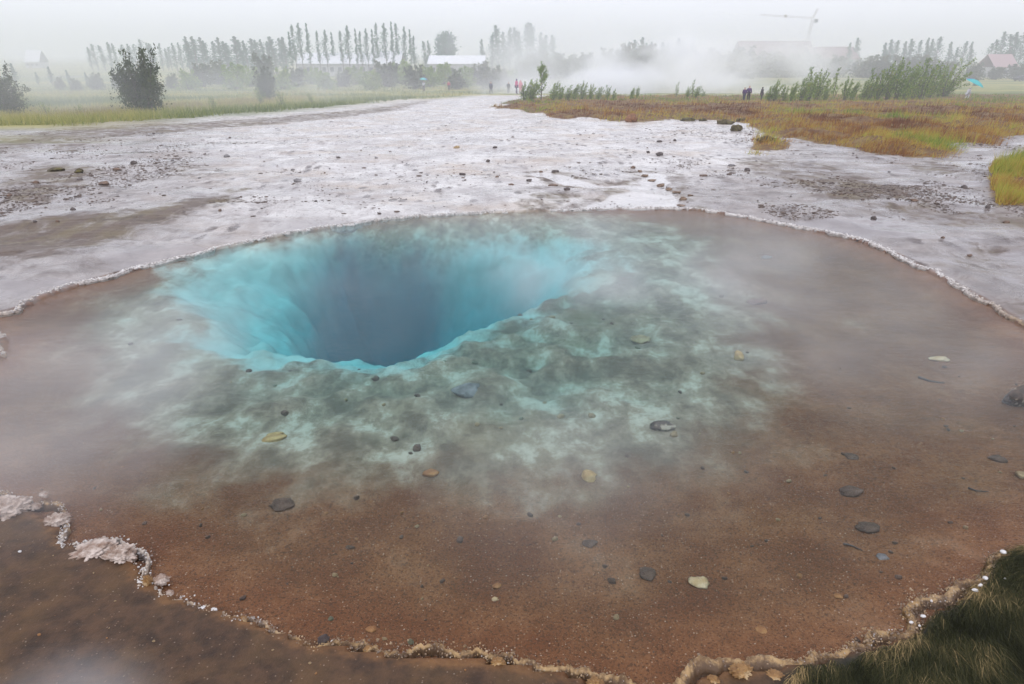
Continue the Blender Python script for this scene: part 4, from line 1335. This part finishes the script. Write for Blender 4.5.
def pick_on(polys, n, x0, x1, y0, y1, pad=.0):
    """points spread over ground areas, denser where nearer"""
    got = []
    while sum(map(len, got)) < n:
        m = n * 2
        y = 1 / rng.uniform(1 / y1, 1 / y0, m)
        x = rng.uniform(x0, x1, m) * y
        ok = np.zeros(m, bool)
        for poly in polys:
            ww = (fbm(x * .5, y * .3, 61, 5) - .5) * (1.6 + y * .04)
            ok |= sdist(x + ww, y + ww * 2, poly) > (rng.uniform(-.3, .5, len(x)) * (y > 15) + pad)
        got.append(np.stack([x[ok], y[ok]], 1))
    p = np.concatenate(got)[:n]
    return np.column_stack([p, gzs(p[:, 0], p[:, 1])])


b = pick_on([BANK, MOUND, ISLE], 95000, -.05, .95, 9.5, 95)
k = (b[:, 1]) / F_PX
patch = fbm(b[:, 0] * .35, b[:, 1] * .16, 91, 5)
edge_d = np.maximum(sdist(b[:, 0], b[:, 1], BANK), np.maximum(sdist(b[:, 0], b[:, 1], MOUND), sdist(b[:, 0], b[:, 1], ISLE)))
green = sstep(52, 72, b[:, 1]) * .6 + sstep(3, 0, edge_d) * .22 + .22 * sstep(0, .1, sdist(b[:, 0], b[:, 1], MOUND)) + .35 * sstep(.0, .1, sdist(b[:, 0], b[:, 1], ISLE)) + .25 * sstep(6, 0, b[:, 0])
tint = np.clip((patch - .5) * 2.6 + .32 + green + rng.normal(0, .13, len(b)), 0, 1)
tuft = fbm(b[:, 0] * 1.4, b[:, 1] * .9, 92, 3)
keep = (tuft + rng.uniform(-.12, .12, len(b)) > .42) | (b[:, 1] > 55)
b, k, patch, tint, tuft, edge_d = b[keep], k[keep], patch[keep], tint[keep], tuft[keep], edge_d[keep]
hh = rng.uniform(.05, .24, len(b)) * (.3 + 2.6 * (tuft - .35).clip(0, 1)) * (.6 + patch) * (1 + b[:, 1] * .004)
blades("bank_grass", b, hh, np.maximum(.006, k * .55), rng.normal(0, .06, (len(b), 2)) + [.05, 0], tint, M_BANKG)

b = pick_on([MEADOW], 60000, -1.0, .15, 29, 170)
k = b[:, 1] / F_PX
tint = np.clip((fbm(b[:, 0] * .08, b[:, 1] * .05, 95, 4) - .5) * 2.2 + .45 + rng.normal(0, .12, len(b)), 0, 1)
blades("meadow_grass", b, rng.uniform(.15, .5, len(b)), k * .7, rng.normal(0, .12, (len(b), 2)), tint, M_MEADG)

# the dark, combed mat of wet grass at the near corner
got = []
while sum(map(len, got)) < 60000:
    y = rng.uniform(1.1, 3.0, 60000); x = rng.uniform(.5, 2.9, 60000)
    w_ = (fbm(x * 5, y * 5, 97, 3) - .5) * .12
    ok = sdist(x + w_, y + w_, MAT_BANK) > .0
    got.append(np.stack([x[ok], y[ok]], 1))
b2 = np.concatenate(got)[:60000]
b = np.column_stack([b2, gzs(b2[:, 0], b2[:, 1])])
ed = sdist(b[:, 0], b[:, 1], MAT_BANK)
flow = (fbm(b[:, 0] * 1.7, b[:, 1] * 1.7, 99, 3) - .5) * 2.0
an = math.radians(232) + flow + rng.normal(0, .28, len(b))
L = rng.uniform(.05, .15, len(b)) * (1 - .55 * sstep(.08, 0, ed))
lean = np.stack([np.cos(an) * L, np.sin(an) * L], 1)
toward = sstep(.09, .0, ed)
clump = fbm(b[:, 0] * 6, b[:, 1] * 6, 98, 4)
tint = np.clip((clump - .5) * 1.8 + .30 + rng.normal(0, .15, len(b)) + toward * rng.uniform(.2, .8, len(b)), 0, 1)
b[:, 2] += .004
blades("wet_grass", b, rng.uniform(.003, .020, len(b)) * (.5 + clump), rng.uniform(.0011, .0028, len(b)), lean, tint, M_MATG, 2)

# ------------------------------------------------------------------ road across the far meadow
def plain_mat(name, col, rough=.7, var=.15, scale=8.0):
    g = G(name)
    n = g.noise(g.obj(), scale, 5, .6)
    return g.done(g.mix(n, tuple(c * (1 - var) for c in col), tuple(min(1, c * (1 + var)) for c in col)), rough, n, .15, .01, .3)


M_ASPH = plain_mat("wet_asphalt", (.10, .10, .11), .4)
xs = np.linspace(-360, -150, 40)
V = []
for x in xs:
    yy = 262 + 8 * math.sin(x * .012)
    for dy in (-3.4, 3.4):
        V.append((x, yy + dy, float(gzs(x, yy + dy)[0]) + .06))
V = np.array(V); n = len(xs)
F_ = np.array([(2 * i, 2 * i + 2, 2 * i + 3, 2 * i + 1) for i in range(n - 1)])
tag(mesh_np("road", V, F_, M_ASPH, True), kind='structure')

# ------------------------------------------------------------------ buildings on the plain
M_WROOF = plain_mat("white_roof_sheet", (.72, .73, .75), .45, .04, .6)
M_WALL = plain_mat("pale_wall", (.42, .42, .41), .8, .08, .8)
M_GLASSY = plain_mat("window_glass", (.05, .06, .07), .1, .1)
M_REDROOF = plain_mat("red_roof_sheet", (.26, .18, .17), .55, .12, .6)
M_PINK = plain_mat("pink_roof_sheet", (.38, .26, .26), .55, .10, .6)
M_STEEL = plain_mat("yellowish_steel", (.28, .24, .16), .5, .1)


def house(p, Lx, Dy, hw, hr, roof, label, nwin=6, cat="building", name="long_building", rz=0.0, shed=False):
    root = empty(name, p, rz)
    bm = bmesh.new(); box(bm, -Lx / 2, Lx / 2, -Dy / 2, Dy / 2, -.5, hw); bm_obj("wall", bm, M_WALL, root)
    bm = bmesh.new(); e = .35
    if shed:
        pr = [(-Dy / 2 - e, hw + .02), (Dy / 2 + e, hw + hr), (Dy / 2 + e, hw + hr + .18), (-Dy / 2 - e, hw + .2)]
    else:
        pr = [(-Dy / 2 - e, hw + .02), (0, hw + hr), (Dy / 2 + e, hw + .02), (Dy / 2 + e, hw + .2), (0, hw + hr + .2), (-Dy / 2 - e, hw + .2)]
    A = [bm.verts.new((-Lx / 2 - e, y, z)) for y, z in pr]; B = [bm.verts.new((Lx / 2 + e, y, z)) for y, z in pr]
    bm.faces.new(A[::-1]); bm.faces.new(B)
    for i in range(len(pr)):
        j = (i + 1) % len(pr); bm.faces.new((A[i], A[j], B[j], B[i]))
    bmesh.ops.recalc_face_normals(bm, faces=bm.faces)
    bm_obj("roof", bm, roof, root)
    for i in range(nwin):
        x = -Lx / 2 + (i + .5) * Lx / nwin
        bm = bmesh.new(); box(bm, x - .75, x + .75, -Dy / 2 - .05, -Dy / 2 + .04, hw * .35, hw * .78)
        wdw = bm_obj("window", bm, M_WALL, root)
        bm = bmesh.new(); box(bm, x - .65, x + .65, -Dy / 2 - .07, -Dy / 2 - .052, hw * .38, hw * .75); bm_obj("pane", bm, M_GLASSY, wdw)
    bm = bmesh.new(); x = Lx * .5 / nwin - Lx / 2 + Lx / nwin * .5
    box(bm, x - .5, x + .5, -Dy / 2 - .06, -Dy / 2 + .04, 0, hw * .8); bm_obj("door", bm, M_STEEL, root)
    return tag(root, label, cat)


p = at_y(338, 270); k = dist_px(p); house(p, 68 * k, 16, 4.0, 3.5, M_WROOF, "long low building with a bright white roof behind slender poplars", 9)
p = at_y(388, 268); k = dist_px(p); house(p, 31 * k, 15, 3.9, 4.3, M_WROOF, "white-roofed building with a taller ridge, joined to the end of the long one", 5, name="building")
p = at_y(458, 262); k = dist_px(p); house(p, 54 * k, 14, 4.2, 2.6, M_WROOF, "small low building with a white roof beyond the round tree", 6, name="low_building")
p = at_y(38, 430); k = dist_px(p); house(p, 14 * k, 9, 3.0, 6.5, M_WROOF, "faint white farmhouse far across the fields", 3, name="farmhouse")
p = at_y(770, 330); k = dist_px(p); house(p, 70 * k, 16, 6.0, 6.6, M_REDROOF, "long faint red-roofed building in steam below the crane jib", 9, name="building")
p = at_y(826, 310); k = dist_px(p); house(p, 44 * k, 15, 5.5, 4.5, M_REDROOF, "shorter faint red-roofed building between the crane mast and two poplars", 6, name="building")
p = at_y(994, 250); k = dist_px(p); house(p, 22 * k, 10, 3.2, 4.0, M_PINK, "pink-roofed house among misty poplars", 3, "house", "house")
p = at_y(214, 205); k = dist_px(p); house(p, 9 * k, 4, 1.5, .9, M_WROOF, "little white shed among shrubs below the dense poplar row", 1, "shed", "shed")


# ------------------------------------------------------------------ tower crane
def lattice(bm, a, b, w, n, r=.09):
    a, b = Vector(a), Vector(b); d = (b - a).normalized()
    u = d.cross(Vector((0, 1, 0)) if abs(d.y) < .8 else Vector((1, 0, 0))).normalized(); v = d.cross(u)
    cs = [u * sx * w / 2 + v * sy * w / 2 for sx, sy in ((-1, -1), (1, -1), (1, 1), (-1, 1))]

    def bar(p, q, rr):
        dd = (q - p).normalized(); uu = dd.cross(Vector((.3, .9, .2))).normalized(); vv = dd.cross(uu)
        A = [bm.verts.new(p + uu * rr * c + vv * rr * s) for c, s in ((1, 1), (-1, 1), (-1, -1), (1, -1))]
        B = [bm.verts.new(q + uu * rr * c + vv * rr * s) for c, s in ((1, 1), (-1, 1), (-1, -1), (1, -1))]
        for i in range(4): bm.faces.new((A[i], A[(i + 1) % 4], B[(i + 1) % 4], B[i]))
    for c in cs: bar(a + c, b + c, r)
    L = (b - a).length
    for i in range(n):
        p = a + d * (L * i / n); q = a + d * (L * (i + 1) / n)
        for j in range(4):
            s, e = (cs[j], cs[(j + 1) % 4]) if i % 2 else (cs[(j + 1) % 4], cs[j])
            bar(p + s, q + e, r * .6)


p = at_y(801, 420); k = dist_px(p)
crane = empty("tower_crane", p)
tag(crane, "tall tower crane fading into fog above the red roofs", "crane")
hm = (66 - 22) * k
bm = bmesh.new(); lattice(bm, (0, 0, 0), (4 * k, 0, hm), 1.1, 18, .05); bm_obj("mast", bm, M_STEEL, crane)
top = Vector((4 * k, 0, hm))
bm = bmesh.new(); lattice(bm, top + Vector((0, 0, .6)), top + Vector((-54 * k, -4, 2.0)), 0.7, 30, .035); bm_obj("jib", bm, M_STEEL, crane)
bm = bmesh.new(); lattice(bm, top + Vector((0, 0, .6)), top + Vector((5 * k, 2, 5.4)), 0.8, 6, .05); bm_obj("counter_jib", bm, M_STEEL, crane)
bm = bmesh.new(); box(bm, top.x + .8, top.x + 2.6, top.y - 1.6, top.y - .2, top.z - 1.9, top.z + .2); cab_ = bm_obj("cab", bm, M_WALL, crane)
bm = bmesh.new(); box(bm, top.x + .9, top.x + 2.5, top.y - 1.66, top.y - 1.61, top.z - 1.5, top.z - .2); bm_obj("pane", bm, M_GLASSY, cab_)
bm = bmesh.new(); box(bm, top.x - 29 * k, top.x - 27 * k, -2.6, -1.2, top.z + .8, top.z + 2.2); bm_obj("trolley", bm, M_STEEL, crane)

# ------------------------------------------------------------------ parked car at the edge of the far field
def car(p, rz, label):
    root = empty("parked_car", p, rz); tag(root, label, "car")
    paint = plain_mat("dark_car_paint", (.03, .032, .04), .3, .1)
    prof = [(-2.1, .35), (-2.1, .85), (-1.9, .95), (-1.35, 1.0), (-.8, 1.45), (.6, 1.48), (1.3, 1.02), (2.0, .88), (2.1, .6), (2.1, .35)]
    bm = bmesh.new()
    A = [bm.verts.new((x, -.82 + (.14 if z > 1.2 else 0), z)) for x, z in prof]; B = [bm.verts.new((x, .82 - (.14 if z > 1.2 else 0), z)) for x, z in prof]
    bm.faces.new(A); bm.faces.new(B[::-1])
    for i in range(len(prof)):
        j = (i + 1) % len(prof); bm.faces.new((A[j], A[i], B[i], B[j]))
    bmesh.ops.recalc_face_normals(bm, faces=bm.faces); bm_obj("body", bm, paint, root)
    for s in (-1, 1):
        bm = bmesh.new(); vs = [bm.verts.new((x, s * y, z)) for x, y, z in ((-1.2, .835, 1.02), (1.05, .835, 1.02), (.5, .70, 1.40), (-.72, .70, 1.40))]
        bm.faces.new(vs); bm_obj("window", bm, M_GLASSY, root)
        for x in (-1.3, 1.3):
            bm = bmesh.new(); bmesh.ops.create_cone(bm, cap_ends=True, segments=20, radius1=.33, radius2=.33, depth=.22, matrix=Matrix.Translation((x, s * .76, .33)) @ Matrix.Rotation(math.pi / 2, 4, 'X'))
            wh = bm_obj("wheel", bm, plain_mat("tyre_rubber", (.02, .02, .02), .8), root)
            bm = bmesh.new(); bmesh.ops.create_cone(bm, cap_ends=True, segments=16, radius1=.2, radius2=.18, depth=.03, matrix=Matrix.Translation((x, s * .88, .33)) @ Matrix.Rotation(math.pi / 2, 4, 'X'))
            bm_obj("rim", bm, M_GRY, wh)


car(at_y(1021, 215), .2, "dark parked car past the pink-roofed house, half out of view")

# ------------------------------------------------------------------ walkers
M_SKIN = plain_mat("skin", (.50, .30, .22), .6, .08)
M_HAIR = plain_mat("dark_hair", (.03, .022, .018), .7, .2)


def skin_obj(name, pts, edges, radii, mat, parent=None, root=0, sub=1):
    me = bpy.data.meshes.new(name); me.from_pydata(pts, edges, []); me.materials.append(mat)
    o = bpy.data.objects.new(name, me); COL.objects.link(o)
    if parent is not None: o.parent = parent
    m = o.modifiers.new("skin", 'SKIN'); m.use_smooth_shade = True
    for i, r in enumerate(radii):
        me.skin_vertices[0].data[i].radius = (r, r); me.skin_vertices[0].data[i].use_root = (i == root)
    if sub: s_ = o.modifiers.new("sub", 'SUBSURF'); s_.levels = sub; s_.render_levels = sub
    return o


def person(p, h, rz, jacket, trousers, label, hat=None, stride=.12, arms=0.0, hood=False, long_coat=False, crouch=0.0, arm_up=None):
    root = empty("person", p, rz, h / 1.72)
    tag(root, label, "person")
    hz_ = .90 - crouch * .35
    kx = stride
    J = {'pelvis': (0, 0, hz_), 'waist': (0, -crouch * .12, hz_ + .16), 'chest': (0, -crouch * .26, hz_ + .38), 'neck': (0, -crouch * .34, hz_ + .54), 'head': (0, -crouch * .40 - .01, hz_ + .68), 'crown': (0, -crouch * .42, hz_ + .79),
         'hl': (-.095, 0, hz_ - .03), 'hr': (.095, 0, hz_ - .03), 'kl': (-.10, -kx * .6 - crouch * .3, .48 - crouch * .05), 'kr': (.10, kx * .3 - crouch * .3, .48 - crouch * .05), 'al': (-.10, -kx, .08), 'ar': (.10, kx, .08), 'tl': (-.11, -kx - .16, .03), 'tr': (.11, kx - .15, .03),
         'sl': (-.19, -crouch * .3, hz_ + .47), 'sr': (.19, -crouch * .3, hz_ + .47), 'el': (-.25, .04 - crouch * .3, hz_ + .2), 'er': (.25, .02 - crouch * .3, hz_ + .2), 'wl': (-.24, -.08 - arms - crouch * .3, hz_ - .02 + arms), 'wr': (.24, -.08 - arms - crouch * .3, hz_ - .02 + arms),
         'fl': (-.235, -.12 - arms - crouch * .3, hz_ - .12 + arms), 'fr': (.235, -.12 - arms - crouch * .3, hz_ - .12 + arms)}
    if arm_up is not None:
        J['er'] = (.27, -.14 - crouch * .3, hz_ + .26); J['wr'] = (.20, -.28 - crouch * .3, hz_ + .44); J['fr'] = (.19, -.31 - crouch * .3, hz_ + .52)
    R = dict(pelvis=.14, waist=.125, chest=.15, neck=.055, head=.095, crown=.07, hl=.085, hr=.085, kl=.055, kr=.055, al=.04, ar=.04, tl=.035, tr=.035, sl=.065, sr=.065, el=.045, er=.045, wl=.03, wr=.03, fl=.028, fr=.028)
    E = [('pelvis', 'waist'), ('waist', 'chest'), ('chest', 'neck'), ('neck', 'head'), ('head', 'crown'), ('pelvis', 'hl'), ('pelvis', 'hr'), ('hl', 'kl'), ('hr', 'kr'), ('kl', 'al'), ('kr', 'ar'), ('al', 'tl'), ('ar', 'tr'),
         ('chest', 'sl'), ('chest', 'sr'), ('sl', 'el'), ('sr', 'er'), ('el', 'wl'), ('er', 'wr'), ('wl', 'fl'), ('wr', 'fr')]

    def sub_sk(name, keys, mat, grow, extra=None):
        ks = list(keys); ix = {k_: i for i, k_ in enumerate(ks)}
        ed = [(ix[a], ix[b_]) for a, b_ in E if a in ix and b_ in ix]
        return skin_obj(name, [J[k_] for k_ in ks], ed, [(extra or {}).get(k_, R[k_] + grow) for k_ in ks], mat, root)
    sub_sk("body", J.keys(), M_SKIN, 0)
    sub_sk("jacket", ['pelvis', 'waist', 'chest', 'sl', 'sr', 'el', 'er', 'wl', 'wr'], jacket, .028, {'pelvis': .19 if long_coat else .165, 'waist': .165, 'chest': .185, 'sl': .095, 'sr': .095})
    sub_sk("trousers", ['pelvis', 'hl', 'hr', 'kl', 'kr', 'al', 'ar'], trousers, .03)
    if hood:
        skin_obj("hood", [J['neck'], J['head'], J['crown']], [(0, 1), (1, 2)], [.10, .13, .10], jacket if hat is None else hat, root)
    else:
        hp = [Vector(J['head']) + Vector((0, .03, .03)), Vector(J['crown']) + Vector((0, .02, .02))]
        skin_obj("hat" if hat else "hair", [tuple(q) for q in hp], [(0, 1)], [.10, .085], hat or M_HAIR, root)
    for s in ('l', 'r'):
        skin_obj("shoe", [J['a' + s], J['t' + s]], [(0, 1)], [.055, .045], plain_mat("shoe_leather", (.03, .026, .024), .6), root)
    return root


def cloth(name, c): return plain_mat(name, c, .85, .12, 20)


C_NAVY, C_CHAR, C_PINK, C_ROSE, C_PURP, C_RED, C_GREY, C_BLACK = (cloth("navy_cloth", (.02, .025, .06)), cloth("charcoal_cloth", (.035, .035, .04)), cloth("pink_cloth", (.62, .10, .26)), cloth("pale_pink_cloth", (.72, .30, .36)),
                                                           cloth("purple_cloth", (.07, .03, .13)), cloth("red_cloth", (.42, .04, .06)), cloth("light_grey_cloth", (.55, .55, .58)), cloth("black_cloth", (.015, .015, .018)))


def walker(px, base, top, rz, *a, Yd=None, **kw):
    p = at_y(px, Yd) if Yd else hit(px, base)
    return person(p, (base - top) * dist_px(p), rz, *a, **kw)


walker(491, 94, 82, 2.6, C_NAVY, C_BLACK, "person in a navy jacket on the path, first walker past the shrub belt", stride=.18)
walker(508.5, 93.5, 82.5, .4, C_CHAR, C_BLACK, "person in charcoal clothes standing on the path beyond the grassy tip", stride=.05)
walker(516.5, 94, 79.5, 1.2, C_PINK, C_PURP, "person in a bright pink jacket and purple hood near the birch", hat=C_PURP, hood=True, stride=.1)
walker(520.5, 94, 81, -.6, C_ROSE, C_ROSE, "person in a pale pink rain coat half behind the bank's first shrub", hood=True, long_coat=True, stride=.06)
walker(449, 86.5, 77, .3, C_RED, C_CHAR, "person in a red jacket far off before the shrub belt", stride=.08, Yd=138)
um1 = walker(424, 86, 76, -.4, C_GREY, C_CHAR, "person under a turquoise umbrella far off before the shrub belt", stride=.08, Yd=136, arm_up=1)
walker(743.5, 101, 88, .3, C_PURP, C_NAVY, "person in dark purple, the bare-headed one of a couple on the bank", stride=.05)
walker(748, 101, 86.5, -.2, C_PURP, C_BLACK, "person with a red hat, the taller one of a couple on the bank", hat=C_RED, stride=.05)
walker(761, 101, 87.5, .8, C_CHAR, C_CHAR, "person in charcoal standing at the first bright willow", stride=.04, hood=True)
um2 = walker(966, 99, 86, 1.9, C_GREY, C_GREY, "person in pale rain clothes leaning forward beneath the turquoise and blue umbrella", crouch=.7, stride=.12, arm_up=1, hood=True)


def umbrella(p, r, tilt, tiltdir, label):
    root = empty("umbrella", p); root.rotation_euler = (tilt * math.cos(tiltdir), tilt * math.sin(tiltdir), 0)
    tag(root, label, "umbrella")
    m = cloth("turquoise_cloth", (.06, .42, .42)); m2 = cloth("blue_cloth", (.05, .16, .38))
    bm = bmesh.new(); n, rings = 16, 5
    V = [[bm.verts.new((math.cos(a * 2 * math.pi / n) * r * t * (1 - .06 * (a % 2) * t), math.sin(a * 2 * math.pi / n) * r * t * (1 - .06 * (a % 2) * t), .62 + .34 * r * (1 - t * t))) for a in range(n)] for t in np.linspace(.05, 1, rings)]
    for i in range(rings - 1):
        for a in range(n):
            f = bm.faces.new((V[i][a], V[i][(a + 1) % n], V[i + 1][(a + 1) % n], V[i + 1][a])); f.material_index = 1 if (a // 2) % 4 == 3 else 0
    bm.faces.new(V[0])
    o = bm_obj("canopy", bm, m, root); o.data.materials.append(m2)
    bm = bmesh.new(); bmesh.ops.create_cone(bm, cap_ends=True, segments=8, radius1=.014, radius2=.012, depth=.95, matrix=Matrix.Translation((0, 0, .48 + .34 * r * .5))); bm_obj("shaft", bm, M_STEEL, root)
    bm = bmesh.new(); bmesh.ops.create_cone(bm, cap_ends=True, segments=8, radius1=.022, radius2=.018, depth=.14, matrix=Matrix.Translation((0, 0, .0))); bm_obj("handle", bm, M_BARK, root)


def umb_at(o, r, tilt, td, label):
    s_ = o.scale[0]
    hz_ = .90 - (.7 * .35 if o is um2 else 0)
    cr = .7 if o is um2 else 0
    l = Vector((.19, -.31 - cr * .3, hz_ + .52)); l.rotate(Matrix.Rotation(o.rotation_euler[2], 3, 'Z'))
    umbrella(Vector(o.location) + l * s_, r, tilt, td, label)


umb_at(um1, .75, .15, .4, "turquoise umbrella held upright by a far walker")
umb_at(um2, .95, .45, 1.0, "turquoise and blue umbrella tilted into the wind at the end of the bank")

# ------------------------------------------------------------------ the air: thin even haze over everything
def haze_box():
    bm = bmesh.new(); box(bm, -2850, 2850, -90, 5600, -9.5, 42)
    g = G("haze_air")
    v = g.n('ShaderNodeVolumePrincipled', {'Color': (.95, .965, .99, 1), 'Density': HAZE, 'Anisotropy': 0.1})
    g.t.links.new(v.outputs[0], g.out.inputs[1])
    tag(bm_obj("haze", bm, g.m), kind='stuff')


HAZE = 0.0023
haze_box()


# ------------------------------------------------------------------ steam drifting off the pool and the vents
def steam(c, rx, ry, rz, dens, nscale, lo, hi, seed, stretch=(1, 1, 1.6), col=(.975, .98, .995), steps=1.0):
    """a cloud of steam of true size: ellipsoidal reach, billowed by noise"""
    bm = bmesh.new(); bmesh.ops.create_icosphere(bm, subdivisions=3, radius=1.0)
    for v in bm.verts: v.co = Vector((v.co.x * rx, v.co.y * ry, v.co.z * rz))
    g = G("steam_cloud")
    p = g.obj()
    q = g.map(p, (1 / rx, 1 / ry, 1 / rz))
    r = g.n('ShaderNodeVectorMath', {0: q}, operation='LENGTH').outputs['Value']
    fall = g.step(r, 1.0, .15)
    n = g.noise(g.map(p, stretch, (seed * 3.1, seed * 1.7, seed * .9)), nscale, 3, .55, .4)
    d = g.math('MULTIPLY', g.math('MULTIPLY', fall, g.step(n, lo, hi)), dens)
    v = g.n('ShaderNodeVolumePrincipled', {'Color': (*col, 1), 'Density': d, 'Anisotropy': 0.0})
    g.t.links.new(v.outputs[0], g.out.inputs[1])
    g.m.cycles.volume_step_rate = steps
    o = bm_obj("steam", bm, g.m); o.location = c
    tag(o, kind='stuff')
    return o


def steam_px(px, py, z, rx, ry, rz, *a, **k):
    p = at_z(px, py, z); return steam(Vector(p), rx, ry, rz, *a, **k)


# over the pool
steam_px(380, 222, .35, 2.4, 1.0, .36, .24, .9, .38, .70, 1)
steam_px(640, 262, .40, 2.2, 1.6, .55, .80, .9, .40, .68, 2)
steam_px(40, 410, .40, 1.4, 1.3, .55, .55, 1.0, .36, .66, 3)
steam_px(860, 330, .45, 2.0, 1.4, .50, .35, 1.0, .38, .7, 4)
steam_px(560, 470, .35, 1.6, 1.1, .40, .24, 1.2, .38, .7, 5)
steam_px(230, 320, .35, 1.6, 1.2, .40, .35, 1.2, .38, .7, 6)
steam_px(75, 705, .42, .30, .20, .18, 1.9, 2.0, .30, .7, 7)
# along the far flats and the meadow
steam(Vector((-24, 38, .2)), 26, 14, 2.4, .06, .10, .35, .65, 11)
steam(Vector((-13, 62, -.6)), 26, 16, 2.8, .024, .10, .35, .65, 12)
# the big cloud from the vents beyond the bank
steam(Vector((30, 150, -2)), 44, 24, 12, .24, .075, .46, .60, 13, (1, 1, 1.4))
steam(Vector((19, 116, -4.5)), 32, 13, 6.0, .45, .085, .41, .56, 14, (1, 1, 1.5))
steam(Vector((8, 205, 4)), 34, 24, 15, .06, .045, .42, .60, 15, (1, 1, 1.3))
steam(Vector((74, 205, 0)), 44, 24, 11, .07, .06, .42, .60, 16, (1, 1, 1.3))
